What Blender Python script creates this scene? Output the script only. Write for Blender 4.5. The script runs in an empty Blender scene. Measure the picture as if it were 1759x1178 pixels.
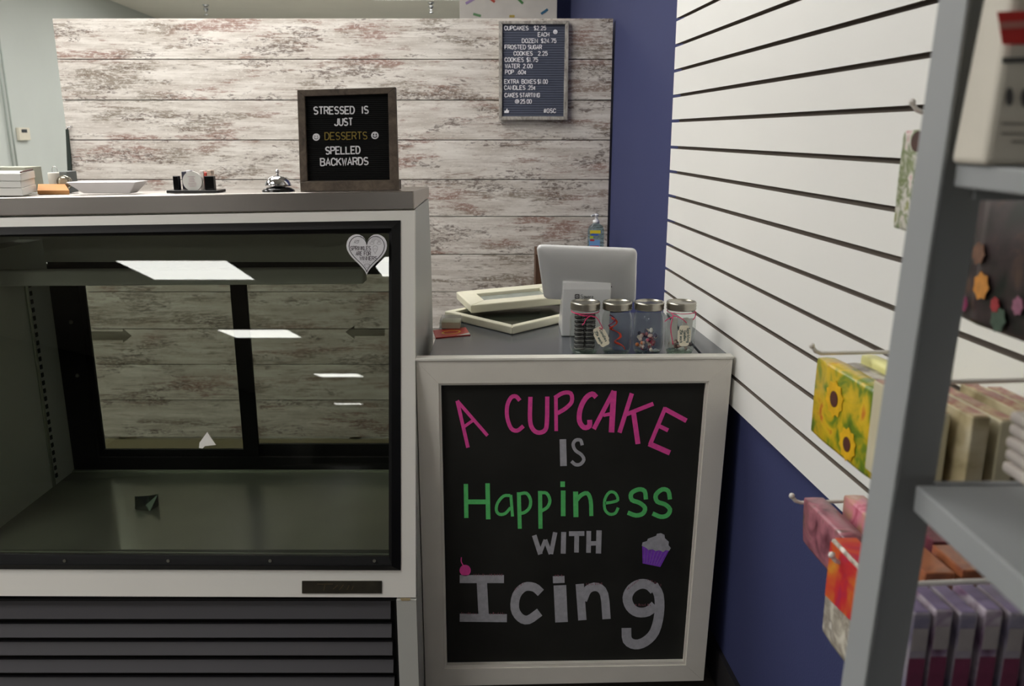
import bpy, math, random
from mathutils import Vector, Matrix
random.seed(7)
S = bpy.context.scene
COL = S.collection

# ------------------------------------------------------------------ camera, world, exposure
F, PITCH, CX, CY, H = 1440.0, math.radians(14.04), 879.5, 589.0, 1.42
cam_d = bpy.data.cameras.new('camera'); cam = bpy.data.objects.new('camera', cam_d); COL.objects.link(cam)
cam.location = (0, 0, H); cam.rotation_euler = (math.pi/2 - PITCH, 0, 0)
cam_d.sensor_width = 36; cam_d.lens = F/1759*36; cam_d.clip_start = .02; cam_d.clip_end = 200
cam_d.dof.use_dof = True; cam_d.dof.focus_distance = 2.15; cam_d.dof.aperture_fstop = 6.2
S.camera = cam
S.view_settings.view_transform = 'Standard'; S.view_settings.look = 'None'
S.view_settings.gamma = 1; S.view_settings.use_curve_mapping = False
S.view_settings.exposure = 0.0
W = bpy.data.worlds.new('world'); S.world = W; W.use_nodes = True
W.node_tree.nodes['Background'].inputs[0].default_value = (.5, .52, .55, 1)
W.node_tree.nodes['Background'].inputs[1].default_value = .15
LAMP = 10.8          # radiance of the ceiling diffusers
CEIL = 2.9

# ------------------------------------------------------------------ measuring helpers: sight lines met with real planes
def ray(x, y):
    v = y - CY; c, s = math.cos(PITCH), math.sin(PITCH)
    return Vector(((x - CX)/F, c - v/F*s, -s - v/F*c))
EYE = Vector((0, 0, H))
def U(x, y, Y): d = ray(x, y); return EYE + d*(Y/d.y)
def UZ(x, y, Z): d = ray(x, y); return EYE + d*((Z - H)/d.z)
def UP(x, y, p, n): d = ray(x, y); return EYE + d*((p - EYE).dot(n)/d.dot(n))
def slat_x(Y): return .678 - .0775*Y           # front face of the slatwall
WALL_OFF = .024
SN = Vector((-1, -.0775, 0)).normalized()

# ------------------------------------------------------------------ materials
def lin(c):
    return tuple(((v/255)/12.92 if v/255 <= .04045 else ((v/255 + .055)/1.055)**2.4) for v in c)
MATS = {}
def mat(name, rgb, rough=.5, metal=0.0, var=.06, scale=12.0, bump=0.0, bscale=200.0, stretch=(1, 1, 1), spec=.5, coat=0.0, sub=0):
    if name in MATS: return MATS[name]
    m = bpy.data.materials.new(name); m.use_nodes = True; MATS[name] = m
    nt = m.node_tree; N = nt.nodes; L = nt.links; b = N['Principled BSDF']
    c = lin(rgb)
    tc = N.new('ShaderNodeTexCoord'); mp = N.new('ShaderNodeMapping'); mp.inputs['Scale'].default_value = stretch
    L.new(tc.outputs['Object'], mp.inputs[0])
    no = N.new('ShaderNodeTexNoise'); no.inputs['Scale'].default_value = scale; no.inputs['Detail'].default_value = 4
    L.new(mp.outputs[0], no.inputs['Vector'])
    r = N.new('ShaderNodeMapRange'); r.inputs['To Min'].default_value = 1 - var*2; r.inputs['To Max'].default_value = 1 + var*2
    L.new(no.outputs['Fac'], r.inputs['Value'])
    mx = N.new('ShaderNodeVectorMath'); mx.operation = 'SCALE'; mx.inputs[0].default_value = c
    L.new(r.outputs[0], mx.inputs['Scale']); L.new(mx.outputs[0], b.inputs['Base Color'])
    b.inputs['Roughness'].default_value = rough; b.inputs['Metallic'].default_value = metal
    b.inputs['Specular IOR Level'].default_value = spec; b.inputs['Coat Weight'].default_value = coat
    if bump:
        n2 = N.new('ShaderNodeTexNoise'); n2.inputs['Scale'].default_value = bscale; L.new(mp.outputs[0], n2.inputs['Vector'])
        bp = N.new('ShaderNodeBump'); bp.inputs['Strength'].default_value = bump; bp.inputs['Distance'].default_value = .002
        L.new(n2.outputs['Fac'], bp.inputs['Height']); L.new(bp.outputs[0], b.inputs['Normal'])
    return m

def glass_mat(name, tint, ior=1.45, rough=.0, refl=(1, 1, 1)):
    m = bpy.data.materials.new(name); m.use_nodes = True; nt = m.node_tree; N = nt.nodes; L = nt.links
    N.clear(); o = N.new('ShaderNodeOutputMaterial'); t = N.new('ShaderNodeBsdfTransparent'); g = N.new('ShaderNodeBsdfGlossy')
    no = N.new('ShaderNodeTexNoise'); no.inputs['Scale'].default_value = 3; tc = N.new('ShaderNodeTexCoord'); L.new(tc.outputs['Object'], no.inputs['Vector'])
    r = N.new('ShaderNodeMapRange'); r.inputs['To Min'].default_value = .93; r.inputs['To Max'].default_value = 1.0
    L.new(no.outputs['Fac'], r.inputs['Value'])
    mx = N.new('ShaderNodeVectorMath'); mx.operation = 'SCALE'; mx.inputs[0].default_value = tint; L.new(r.outputs[0], mx.inputs['Scale'])
    L.new(mx.outputs[0], t.inputs[0])
    g.inputs['Color'].default_value = (*refl, 1); g.inputs['Roughness'].default_value = rough
    # Schlick reflectance, the same from both sides of a thin pane
    lw = N.new('ShaderNodeLayerWeight'); lw.inputs['Blend'].default_value = .5
    pw = N.new('ShaderNodeMath'); pw.operation = 'POWER'; pw.inputs[1].default_value = 5; L.new(lw.outputs['Facing'], pw.inputs[0])
    r0 = ((ior - 1)/(ior + 1))**2
    fr = N.new('ShaderNodeMapRange'); fr.inputs['To Min'].default_value = r0; fr.inputs['To Max'].default_value = .85; L.new(pw.outputs[0], fr.inputs['Value'])
    mix = N.new('ShaderNodeMixShader'); L.new(fr.outputs[0], mix.inputs[0]); L.new(t.outputs[0], mix.inputs[1]); L.new(g.outputs[0], mix.inputs[2])
    L.new(mix.outputs[0], o.inputs[0]); MATS[name] = m
    return m

def ramp(N, stops):
    cr = N.new('ShaderNodeValToRGB'); e = cr.color_ramp.elements
    e[0].position, e[0].color = stops[0][0], (*stops[0][1], 1); e[1].position, e[1].color = stops[-1][0], (*stops[-1][1], 1)
    for p, c in stops[1:-1]: x = e.new(p); x.color = (*c, 1)
    return cr

def plank_mat():
    m = bpy.data.materials.new('whitewashed_plank'); m.use_nodes = True; nt = m.node_tree; N = nt.nodes; L = nt.links
    b = N['Principled BSDF']; b.inputs['Roughness'].default_value = .55
    tc = N.new('ShaderNodeTexCoord'); oi = N.new('ShaderNodeObjectInfo')
    mul = N.new('ShaderNodeMath'); mul.operation = 'MULTIPLY'; mul.inputs[1].default_value = 37; L.new(oi.outputs['Random'], mul.inputs[0])
    cmb = N.new('ShaderNodeCombineXYZ'); L.new(mul.outputs[0], cmb.inputs[0]); L.new(mul.outputs[0], cmb.inputs[2])
    add = N.new('ShaderNodeVectorMath'); add.operation = 'ADD'; L.new(tc.outputs['Object'], add.inputs[0]); L.new(cmb.outputs[0], add.inputs[1])
    def noise(scale, sx, sz, detail, rough=.6, dist=0):
        mp = N.new('ShaderNodeMapping'); mp.inputs['Scale'].default_value = (sx, 1, sz); L.new(add.outputs[0], mp.inputs[0])
        n = N.new('ShaderNodeTexNoise'); n.inputs['Scale'].default_value = scale; n.inputs['Detail'].default_value = detail
        n.inputs['Roughness'].default_value = rough; n.inputs['Distortion'].default_value = dist
        L.new(mp.outputs[0], n.inputs['Vector']); return n.outputs['Fac']
    def math_(op, a, c):
        x = N.new('ShaderNodeMath'); x.operation = op
        for i, v in enumerate((a, c)):
            if isinstance(v, (int, float)): x.inputs[i].default_value = v
            else: L.new(v, x.inputs[i])
        return x.outputs[0]
    def step(v, a, c):
        r = N.new('ShaderNodeMapRange'); r.interpolation_type = 'SMOOTHSTEP'; r.inputs['From Min'].default_value = a; r.inputs['From Max'].default_value = c
        L.new(v, r.inputs['Value']); return r.outputs[0]
    def mix(f, a, c):
        x = N.new('ShaderNodeMix'); x.data_type = 'RGBA'
        L.new(f, x.inputs[0])
        for i, v in ((6, a), (7, c)):
            if isinstance(v, tuple): x.inputs[i].default_value = (*v, 1)
            else: L.new(v, x.inputs[i])
        return x.outputs[2]
    patch = noise(2.6, 1, 5.5, 5, .62, .4)       # where the paint has worn
    streak = noise(9, 1, 13, 9, .72, .2)         # grain
    fine = noise(60, 1, 5, 5, .7)                # flecks
    hue = noise(1.7, 1, 3, 2)
    tone = noise(3.5, 1, 9, 4)
    base = mix(step(tone, .30, .70), lin((188, 179, 169)), lin((226, 220, 212)))
    brown = mix(step(hue, .42, .58), lin((132, 88, 74)), lin((112, 98, 80)))
    mid = noise(16, 1, 5, 8, .78, .3)
    # broad worn zones decide how often the finer grain lets the wood show through
    zone = step(patch, .44, .66)
    g1 = math_('ADD', math_('MULTIPLY', streak, .55), math_('MULTIPLY', mid, .45))
    w = math_('ADD', g1, math_('MULTIPLY', zone, .15))
    c1 = mix(math_('MULTIPLY', step(w, .525, .65), .78), base, brown)
    dz = step(noise(3.0, 1, 4, 4, .6), .46, .62)
    dark = math_('ADD', noise(30, 1, 3.2, 9, .82, .6), math_('MULTIPLY', dz, .12))
    c2 = mix(math_('MULTIPLY', step(dark, .60, .65), .80), c1, lin((88, 72, 64)))
    chip = math_('ADD', noise(52, 1, 2.4, 6, .8), math_('MULTIPLY', zone, .05))
    c2 = mix(math_('MULTIPLY', step(chip, .56, .60), .60), c2, lin((230, 225, 218)))
    line = noise(4.5, .25, 40, 4, .6)
    c3 = mix(math_('MULTIPLY', step(line, .60, .68), .55), c2, lin((124, 96, 84)))
    L.new(c3, b.inputs['Base Color'])
    hair = noise(9, .22, 60, 3, .6); c3 = mix(math_('MULTIPLY', step(hair, .52, .68), .18), c3, lin((120, 100, 88))); L.new(c3, b.inputs['Base Color'])
    bp = N.new('ShaderNodeBump'); bp.inputs['Strength'].default_value = .15; bp.inputs['Distance'].default_value = .001
    L.new(streak, bp.inputs['Height']); L.new(bp.outputs[0], b.inputs['Normal'])
    MATS['plank'] = m; return m

def wood_mat(name, c1, c2, axis=(1, 1, 1), scale=14, rough=.6):
    m = bpy.data.materials.new(name); m.use_nodes = True; nt = m.node_tree; N = nt.nodes; L = nt.links; b = N['Principled BSDF']
    tc = N.new('ShaderNodeTexCoord'); mp = N.new('ShaderNodeMapping'); mp.inputs['Scale'].default_value = axis; L.new(tc.outputs['Object'], mp.inputs[0])
    n = N.new('ShaderNodeTexNoise'); n.inputs['Scale'].default_value = scale; n.inputs['Detail'].default_value = 7; n.inputs['Roughness'].default_value = .7
    n.inputs['Distortion'].default_value = .6; L.new(mp.outputs[0], n.inputs['Vector'])
    cr = ramp(N, [(.32, lin(c1)), (.68, lin(c2))]); L.new(n.outputs['Fac'], cr.inputs[0]); L.new(cr.outputs[0], b.inputs['Base Color'])
    b.inputs['Roughness'].default_value = rough
    bp = N.new('ShaderNodeBump'); bp.inputs['Strength'].default_value = .3; bp.inputs['Distance'].default_value = .002; L.new(n.outputs['Fac'], bp.inputs['Height']); L.new(bp.outputs[0], b.inputs['Normal'])
    MATS[name] = m; return m

def print_mat(name, cols, scale=18, rough=.35, dist=.5):
    """paper printed with blotches of several inks (distorted cells)"""
    m = bpy.data.materials.new(name); m.use_nodes = True; nt = m.node_tree; N = nt.nodes; L = nt.links; b = N['Principled BSDF']
    tc = N.new('ShaderNodeTexCoord'); n = N.new('ShaderNodeTexNoise'); n.inputs['Scale'].default_value = scale; n.inputs['Detail'].default_value = 3
    n.inputs['Distortion'].default_value = dist; L.new(tc.outputs['Object'], n.inputs['Vector'])
    k = len(cols); cr = ramp(N, [(.30 + .42*i/(k - 1), lin(c)) for i, c in enumerate(cols)])
    L.new(n.outputs['Fac'], cr.inputs[0]); L.new(cr.outputs[0], b.inputs['Base Color']); b.inputs['Roughness'].default_value = rough
    b.inputs['Coat Weight'].default_value = .4; b.inputs['Coat Roughness'].default_value = .15
    MATS[name] = m; return m

def felt_mat(name, rgb, period):
    m = mat(name, rgb, .9, 0, .05, 60, spec=.15); nt = m.node_tree; N = nt.nodes; L = nt.links; b = N['Principled BSDF']
    tc = N.new('ShaderNodeTexCoord'); w = N.new('ShaderNodeTexWave'); w.bands_direction = 'Z'; w.inputs['Scale'].default_value = 2*math.pi/period/20
    L.new(tc.outputs['Object'], w.inputs['Vector'])
    bp = N.new('ShaderNodeBump'); bp.inputs['Strength'].default_value = .8; bp.inputs['Distance'].default_value = .0015
    L.new(w.outputs['Fac'], bp.inputs['Height']); L.new(bp.outputs[0], b.inputs['Normal'])
    return m

def emit_mat(name, rgb, k):
    m = bpy.data.materials.new(name); m.use_nodes = True; b = m.node_tree.nodes['Principled BSDF']
    b.inputs['Base Color'].default_value = (.8, .8, .8, 1); b.inputs['Emission Color'].default_value = (*rgb, 1); b.inputs['Emission Strength'].default_value = k
    MATS[name] = m; return m

M_PLANK = plank_mat()
M_SLAT = mat('white_melamine', (236, 235, 231), .42, 0, .01, 4)
M_GROOVE = mat('groove_backer', (118, 108, 98), .7, 0, .12, 3)
M_BLUE = mat('navy_wall_paint', (50, 56, 98), .85, 0, .03, 5, .25, 260)
M_LWALL = mat('pale_grey_wall_paint', (184, 189, 185), .8, 0, .02, 3, .1, 150)
M_CEIL = mat('ceiling_paint', (222, 218, 208), .9, 0, .03, 2)
M_FLOOR = mat('sealed_concrete_floor', (84, 78, 71), .35, 0, .12, 1.5)
M_FAR = mat('store_far_wall', (96, 94, 90), .8, 0, .05, 1)
M_STEEL = mat('brushed_steel', (176, 170, 164), .26, 1.0, .08, 5, stretch=(.4, 1, 1))
_b = M_STEEL.node_tree.nodes['Principled BSDF']; _b.inputs['Anisotropic'].default_value = .85
_t = M_STEEL.node_tree.nodes.new('ShaderNodeCombineXYZ'); _t.inputs[2].default_value = 1; M_STEEL.node_tree.links.new(_t.outputs[0], _b.inputs['Tangent'])
M_WHITE = mat('white_enamel', (233, 230, 223), .35, 0, .015, 3)
M_SIDE = mat('grey_enamel_side', (196, 196, 190), .45, 0, .02, 2)
M_BLACK = mat('black_plastic_trim', (16, 16, 17), .5, 0, .08, 6, spec=.2)
M_LINER = mat('cooler_liner_metal', (206, 208, 200), .42, .15, .06, 3)
M_CFLOOR = mat('cooler_deck_metal', (120, 124, 112), .2, .45, .2, 5)
M_HOUS = mat('light_housing', (222, 222, 214), .4, 0, .03, 3)
M_SLATV = mat('louver_grey', (78, 76, 80), .45, .2, .08, 2, stretch=(.3, 1, 1))
M_VOID = mat('machine_compartment_black', (10, 10, 10), .8)
M_FGLASS = glass_mat('front_glass', (.785, .805, .765), 1.58)
M_RGLASS = glass_mat('rear_glass', (.76, .775, .735), 1.35)
M_JAR = glass_mat('jar_glass', (.90, .925, .91), 1.3)
M_CLEAR = glass_mat('clear_plastic', (.88, .9, .9), 1.4, .05)
M_CHROME = mat('chrome', (215, 215, 218), .08, 1.0, .01)
M_LIDM = mat('zinc_lid', (176, 172, 160), .3, 1.0, .05, 30)
M_FRAMEW = mat('painted_frame_white', (226, 221, 211), .5, 0, .03, 14, .1, 300)
M_CHALK = mat('chalkboard', (36, 36, 33), .75, 0, .35, 5, spec=.25)
M_COUNTER = mat('grey_laminate', (84, 87, 92), .2, 0, .08, 5)
M_CREAM = mat('cream_frame_paint', (235, 231, 208), .4, 0, .015, 5)
M_REG = mat('gloss_white_plastic', (226, 226, 226), .22, 0, .005, 2)
M_PAPER = mat('white_paper', (232, 230, 224), .7, 0, .02, 10)
M_INK = mat('dark_ink', (42, 42, 46), .6)
M_PINK = mat('pink_chalk', (240, 84, 168), .85, 0, .12, 90, spec=.1)
M_GREEN = mat('green_chalk', (102, 208, 120), .85, 0, .12, 90, spec=.1)
M_SILVER = mat('silver_chalk', (176, 175, 181), .85, 0, .14, 90, spec=.1)
M_PURPLE = mat('purple_chalk', (140, 74, 204), .85, 0, .15, 120, spec=.1)
M_OAK = wood_mat('weathered_brown_wood', (66, 56, 48), (112, 98, 84), (3, 3, 3), 12)
M_GREYW = wood_mat('weathered_grey_wood', (112, 106, 98), (192, 186, 178), (4, 4, 2), 14)
M_FELT = felt_mat('black_felt', (22, 22, 22), .0045)
M_FELTG = felt_mat('slate_felt', (78, 82, 96), .0095)
M_LETW = mat('white_letter_plastic', (238, 236, 240), .4)
M_LETG = mat('gold_letter_plastic', (150, 130, 62), .4, .3)
M_POST = mat('grey_shelf_paint', (150, 153, 154), .6, 0, .04, 8)
M_PEG = mat('white_peg_wire', (226, 222, 216), .35)
M_PBLACK = mat('black_acrylic', (18, 18, 18), .15)
M_RIB = mat('pink_cord', (222, 56, 112), .7)
M_TAG = mat('ivory_tag', (232, 224, 202), .7, 0, .02)
M_BROWN = wood_mat('dark_brown_wood', (62, 40, 24), (92, 62, 38), (6, 6, .6), 10)

# ------------------------------------------------------------------ mesh builder
class MB:
    def __init__(s): s.v = []; s.f = []; s.sm = []
    def add(s, vs, fs, smooth=False):
        o = len(s.v); s.v += [Vector(v) for v in vs]; s.f += [tuple(i + o for i in f) for f in fs]; s.sm += [smooth]*len(fs); return s
    def box(s, lo, hi):
        x0, y0, z0 = lo; x1, y1, z1 = hi
        return s.hexa([(x0,y0,z0),(x1,y0,z0),(x1,y1,z0),(x0,y1,z0)], [(x0,y0,z1),(x1,y0,z1),(x1,y1,z1),(x0,y1,z1)])
    def hexa(s, a, b):
        n = len(a)
        return s.add(list(a) + list(b), [tuple(range(n - 1, -1, -1)), tuple(range(n, 2*n))] + [(i, (i + 1) % n, n + (i + 1) % n, n + i) for i in range(n)])
    def slab(s, pts, t):          # polygon extruded by vector t
        t = Vector(t); return s.hexa([Vector(p) for p in pts], [Vector(p) + t for p in pts])
    def ring(s, outer, inner, t): # frame between two quads, mitred, extruded by t
        n = len(outer)
        for i in range(n):
            j = (i + 1) % n
            s.slab([outer[i], outer[j], inner[j], inner[i]], t)
        return s
    def lathe(s, prof, c, k=24, axis='z', smooth=True):
        c = Vector(c); vs = []; fs = []
        for r, z in prof:
            for i in range(k):
                a = 2*math.pi*i/k
                p = Vector((r*math.cos(a), r*math.sin(a), z))
                if axis == 'y': p = Vector((p.x, -p.z, p.y))
                vs.append(c + p)
        for j in range(len(prof) - 1):
            for i in range(k):
                a, b = j*k + i, j*k + (i + 1) % k
                fs.append((a, b, b + k, a + k))
        if prof[0][0] > 1e-4: fs.append(tuple(range(k - 1, -1, -1)))
        if prof[-1][0] > 1e-4: fs.append(tuple(range((len(prof) - 1)*k, len(prof)*k)))
        return s.add(vs, fs, smooth)
    def lathe_open(s, prof, c, k=24):
        c = Vector(c); vs = [c + Vector((r*math.cos(2*math.pi*i/k), r*math.sin(2*math.pi*i/k), z)) for r, z in prof for i in range(k)]
        fs = [(j*k + i, j*k + (i + 1) % k, (j + 1)*k + (i + 1) % k, (j + 1)*k + i) for j in range(len(prof) - 1) for i in range(k)]
        return s.add(vs, fs, True)
    def tube(s, pts, r, k=8, closed=False):
        pts = [Vector(p) for p in pts]; n = len(pts); vs = []; fs = []
        rr = r if isinstance(r, (list, tuple)) else [r]*n
        up = Vector((0, 0, 1))
        for i, p in enumerate(pts):
            d = (pts[min(i + 1, n - 1)] - pts[max(i - 1, 0)]).normalized()
            a = d.cross(up)
            if a.length < .05: a = d.cross(Vector((0, 1, 0)))
            a.normalize(); b = d.cross(a)
            vs += [p + (a*math.cos(2*math.pi*j/k) + b*math.sin(2*math.pi*j/k))*rr[i] for j in range(k)]
        for i in range(n - 1):
            fs += [(i*k + j, i*k + (j + 1) % k, (i + 1)*k + (j + 1) % k, (i + 1)*k + j) for j in range(k)]
        fs += [tuple(range(k - 1, -1, -1)), tuple(range((n - 1)*k, n*k))]
        return s.add(vs, fs, True)
    def sphere(s, c, r, k=16, sz=1.0):
        return s.lathe([(r*math.sin(math.pi*i/8) if 0 < i < 8 else 1e-5, -r*sz*math.cos(math.pi*i/8)) for i in range(9)], c, k)
    def ribbon(s, pts, w, Mp, t):  # stroke of width w through 2-D points, mapped by Mp to 3-D, thickness vector t
        P2 = [Vector((p[0], p[1])) for p in pts]; n = len(P2); Lf, R = [], []
        ww = w if isinstance(w, (list, tuple)) else [w]*n
        for i, p in enumerate(P2):
            d0 = (P2[i] - P2[i - 1]).normalized() if i > 0 else None
            d1 = (P2[i + 1] - P2[i]).normalized() if i < n - 1 else None
            if d0 is None: d0 = d1
            if d1 is None: d1 = d0
            n0 = Vector((-d0.y, d0.x)); n1 = Vector((-d1.y, d1.x)); m = (n0 + n1)
            m = m.normalized() if m.length > .3 else n1
            q = m*(ww[i]/2/max(.6, m.dot(n1)))
            Lf.append(p + q); R.append(p - q)
        bk = [Vector(Mp(*q)) for q in Lf] + [Vector(Mp(*q)) for q in R]; t = Vector(t); s.nr = getattr(s, 'nr', -1) + 1; t = t*(1 + .14*(s.nr % 4))   # crossing strokes never share a plane
        fr = [q + t for q in bk]; vs = bk + fr; o = 2*n; fs = []
        for i in range(n - 1):
            fs.append((o + i, o + i + 1, o + n + i + 1, o + n + i))
            fs.append((i, i + 1, o + i + 1, o + i)); fs.append((n + i, o + n + i, o + n + i + 1, n + i + 1))
        fs += [(0, o, o + n, n), (n - 1, 2*n - 1, o + 2*n - 1, o + n - 1)]
        return s.add(vs, fs)
    def disc(s, c, r, Mp, t, k=20, ry=None):
        ry = ry or r
        return s.slab([Mp(c[0] + r*math.cos(2*math.pi*i/k), c[1] + ry*math.sin(2*math.pi*i/k)) for i in range(k)], t)

WORIG = {}
def origin(o): return WORIG.get(o.name, Vector((0, 0, 0)))
def finish(name, mb, m, org, bevel=0, smooth=False):
    me = bpy.data.meshes.new(name); me.from_pydata([v - org for v in mb.v], [], mb.f); me.update()
    for i, p in enumerate(me.polygons): p.use_smooth = mb.sm[i] or smooth
    import bmesh
    b = bmesh.new(); b.from_mesh(me); bmesh.ops.recalc_face_normals(b, faces=b.faces); b.to_mesh(me); b.free()
    me.materials.append(m)
    o = bpy.data.objects.new(name, me); COL.objects.link(o)
    if bevel:
        md = o.modifiers.new('edge', 'BEVEL'); md.width = bevel; md.segments = 2; md.limit_method = 'ANGLE'; md.angle_limit = math.radians(50)
    return o
def thing(name, loc, label, cat, group=None):
    o = bpy.data.objects.new(name, None); COL.objects.link(o); o.location = loc; o.empty_display_size = .05
    WORIG[o.name] = Vector(loc); o['label'] = label; o['category'] = cat
    if group: o['group'] = group
    return o
def part(name, mb, m, parent, label=None, bevel=0, stuff=False, smooth=False, org=None):
    base = origin(parent); c = Vector(org) if org is not None else base
    o = finish(name, mb, m, c, bevel, smooth); o.parent = parent; o.location = c - base; WORIG[o.name] = c
    if label: o['label'] = label
    if stuff: o['kind'] = 'stuff'
    return o
def single(name, mb, m, loc, label, cat, group=None, bevel=0):
    o = finish(name, mb, m, Vector(loc), bevel); o.location = loc; WORIG[o.name] = Vector(loc); o['label'] = label; o['category'] = cat
    if group: o['group'] = group
    return o
def struct(name, mb, m, loc=(0, 0, 0), label=None, bevel=0):
    o = finish(name, mb, m, Vector(loc), bevel); o.location = loc; WORIG[o.name] = Vector(loc); o['kind'] = 'structure'
    if label: o['label'] = label
    return o

# ------------------------------------------------------------------ setting
YN, YF = -41.0, 12.6
wx = lambda Y: slat_x(Y) + WALL_OFF
lx = lambda Y: -3.81 - .0775*Y
struct('floor', MB().slab([(-10, YN, 0), (wx(YN) + .2, YN, 0), (wx(YF) + .2, YF, 0), (-10, YF, 0)], (0, 0, -.1)), M_FLOOR, label='brownish grey sealed floor')
struct('floor_back_bounce', MB().slab([(lx(3.9), 3.9, .002), (wx(3.9) + .1, 3.9, .002), (wx(YF) + .2, YF, .002), (lx(YF), YF, .002)], (0, 0, -.001)), mat('pale_bounce_floor', (186, 182, 172), .5, 0, .06, 2), label='pale floor sheet added to bounce light in the back room')  # pale sheet added to bounce light up to the back-room ceiling
struct('ceiling', MB().slab([(-10, YN, CEIL), (wx(YN) + .2, YN, CEIL), (wx(YF) + .2, YF, CEIL), (-10, YF, CEIL)], (0, 0, .1)), M_CEIL, label='flat warm grey ceiling')
YB = 4.9
struct('wall_right', MB().slab([(wx(YN), YN, 0), (wx(YB), YB, 0), (wx(YB) + .12, YB, 0), (wx(YN) + .12, YN, 0)], (0, 0, CEIL)), M_BLUE, label='navy blue painted side wall behind the slatted panel')
struct('wall_right_back', MB().slab([(wx(YB) + .12, YB + .7, 0), (-.3, YB + .7, 0), (-.3, YB + .8, 0), (wx(YB) + .12, YB + .8, 0)], (0, 0, CEIL)), M_BLUE, label='navy wall closing the corner behind the sprinkle printed box')
struct('wall_left', MB().slab([(lx(3.9), 3.9, 0), (lx(YF), YF, 0), (lx(YF) - .12, YF, 0), (lx(3.9) - .12, 3.9, 0)], (0, 0, CEIL)), M_LWALL, label='pale grey side wall of the back room with thermostat')
struct('wall_back', MB().box((-5.2, YF, 0), (1, YF + .12, CEIL)), M_LWALL, label='pale grey end wall of the back room')
struct('wall_store_left', MB().box((-10.1, YN, 0), (-9.98, 4, CEIL)), M_FAR)
struct('wall_store_return', MB().box((-10, 3.9, 0), (lx(3.9) - .1, 4.0, CEIL)), M_FAR)
struct('wall_store_end', MB().box((-10.1, YN - .12, 0), (wx(YN) + .2, YN, CEIL)), M_FAR)
struct('baseboard_right', MB().slab([(wx(-4) - .012, -4, 0), (wx(YB) - .012, YB, 0), (wx(YB), YB, 0), (wx(-4), -4, 0)], (0, 0, .10)), mat('dark_vinyl_base', (40, 38, 40), .5), label='dark vinyl baseboard along the navy wall')

# ceiling troffers
M_LAMP = emit_mat('lamp_diffuser', (1.0, .985, .95), LAMP)
M_LFR = mat('lamp_frame_white', (225, 225, 220), .5)
lamps = [(-4.0, -6.3, 'over the store aisle, first row of the left file'), (-1.0, -6.1, 'over the store aisle, first row of the right file'), (-4.8, -12.0, 'over the store, second row of the left file'),
         (-5.15, -21.0, 'over the store, third row'), (-7.9, -36.6, 'over the far end of the store'),
         (-5.0, .6, 'in front of the display cooler, left file'), (-2.2, .6, 'in front of the display cooler, right file'),
         (-1.2, 2.75, 'between the cooler and the plank partition'), (-3.4, 2.75, 'left of the display cooler'),
         (-1.2, 6.9, 'in the back room near the sprinkle box'), (-2.7, 9.2, 'in the back room near the left wall'), (-2.9, 6.2, 'added to brighten the back room, behind the partition'),  # last panel here is an unseen extra, added to brighten the back room
         (-.9, 9.6, 'added to brighten the back room, deep end'), (-4.4, -2.9, 'added over the store to light the cooler interior')]  # unseen extra panels, added to brighten the back room and the cooler interior
for i, (x, y, w) in enumerate(lamps):
    t = thing('ceiling_light', (x, y, CEIL), 'recessed square fluorescent ceiling panel ' + w, 'ceiling light', 'fluorescent panels in the ceiling')
    a, b = .65, .55
    q = lambda k, z: [(x - a - k, y - b - k, z), (x + a + k, y - b - k, z), (x + a + k, y + b + k, z), (x - a - k, y + b + k, z)]
    part('frame', MB().ring(q(.03, CEIL - .012), q(0, CEIL - .012), (0, 0, .012)), M_LFR, t)
    part('diffuser', MB().slab(q(0, CEIL - .008), (0, 0, .006)), M_LAMP, t)

# ------------------------------------------------------------------ slatted panel on the right wall
SP = Vector((slat_x(0), 0, 0))
gz = [UP(x, y, SP, SN).z for x, y in [(1258, 646), (1162.5, 514.6), (1145.5, 461.6), (1149.7, 421), (1152, 380), (1154, 337), (1157.5, 295.3), (1159, 253), (1163, 207.5), (1165.6, 164), (1168, 119.5), (1170, 75), (1173.5, 28.5)]]
while gz[-1] < CEIL - .12: gz.append(gz[-1] + .0745)
Y0s, Y1s = -.9, 2.588
t = thing('slatwall_panel', (slat_x(.8), .8, H - .64), 'tall white slatted display panel fixed to the navy side wall', 'wall panel')
edges = [H - .638] + gz + [CEIL - .02]
for i in range(len(edges) - 1):
    z0 = edges[i] + (0.0044 if i else 0); z1 = edges[i + 1] - .0044
    mb = MB().slab([(slat_x(Y0s), Y0s, z0), (slat_x(Y1s), Y1s, z0), (slat_x(Y1s) + .012, Y1s, z0), (slat_x(Y0s) + .012, Y0s, z0)], (0, 0, z1 - z0))
    sl = part('slat', mb, M_SLAT, t, org=(slat_x(.8), .8, z0))
    sl.data.materials.append(M_GROOVE)
    for pg in sl.data.polygons:
        if abs(pg.normal.z) > .7: pg.material_index = 1      # raw routed edges
mb = MB().slab([(slat_x(Y0s) + .013, Y0s, edges[0]), (slat_x(2.555) + .013, 2.555, edges[0]), (slat_x(2.555) + .022, 2.555, edges[0]), (slat_x(Y0s) + .022, Y0s, edges[0])], (0, 0, edges[-1] - edges[0]))
part('backer', mb, M_GROOVE, t, label='brownish backer board seen in the grooves')

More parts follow.
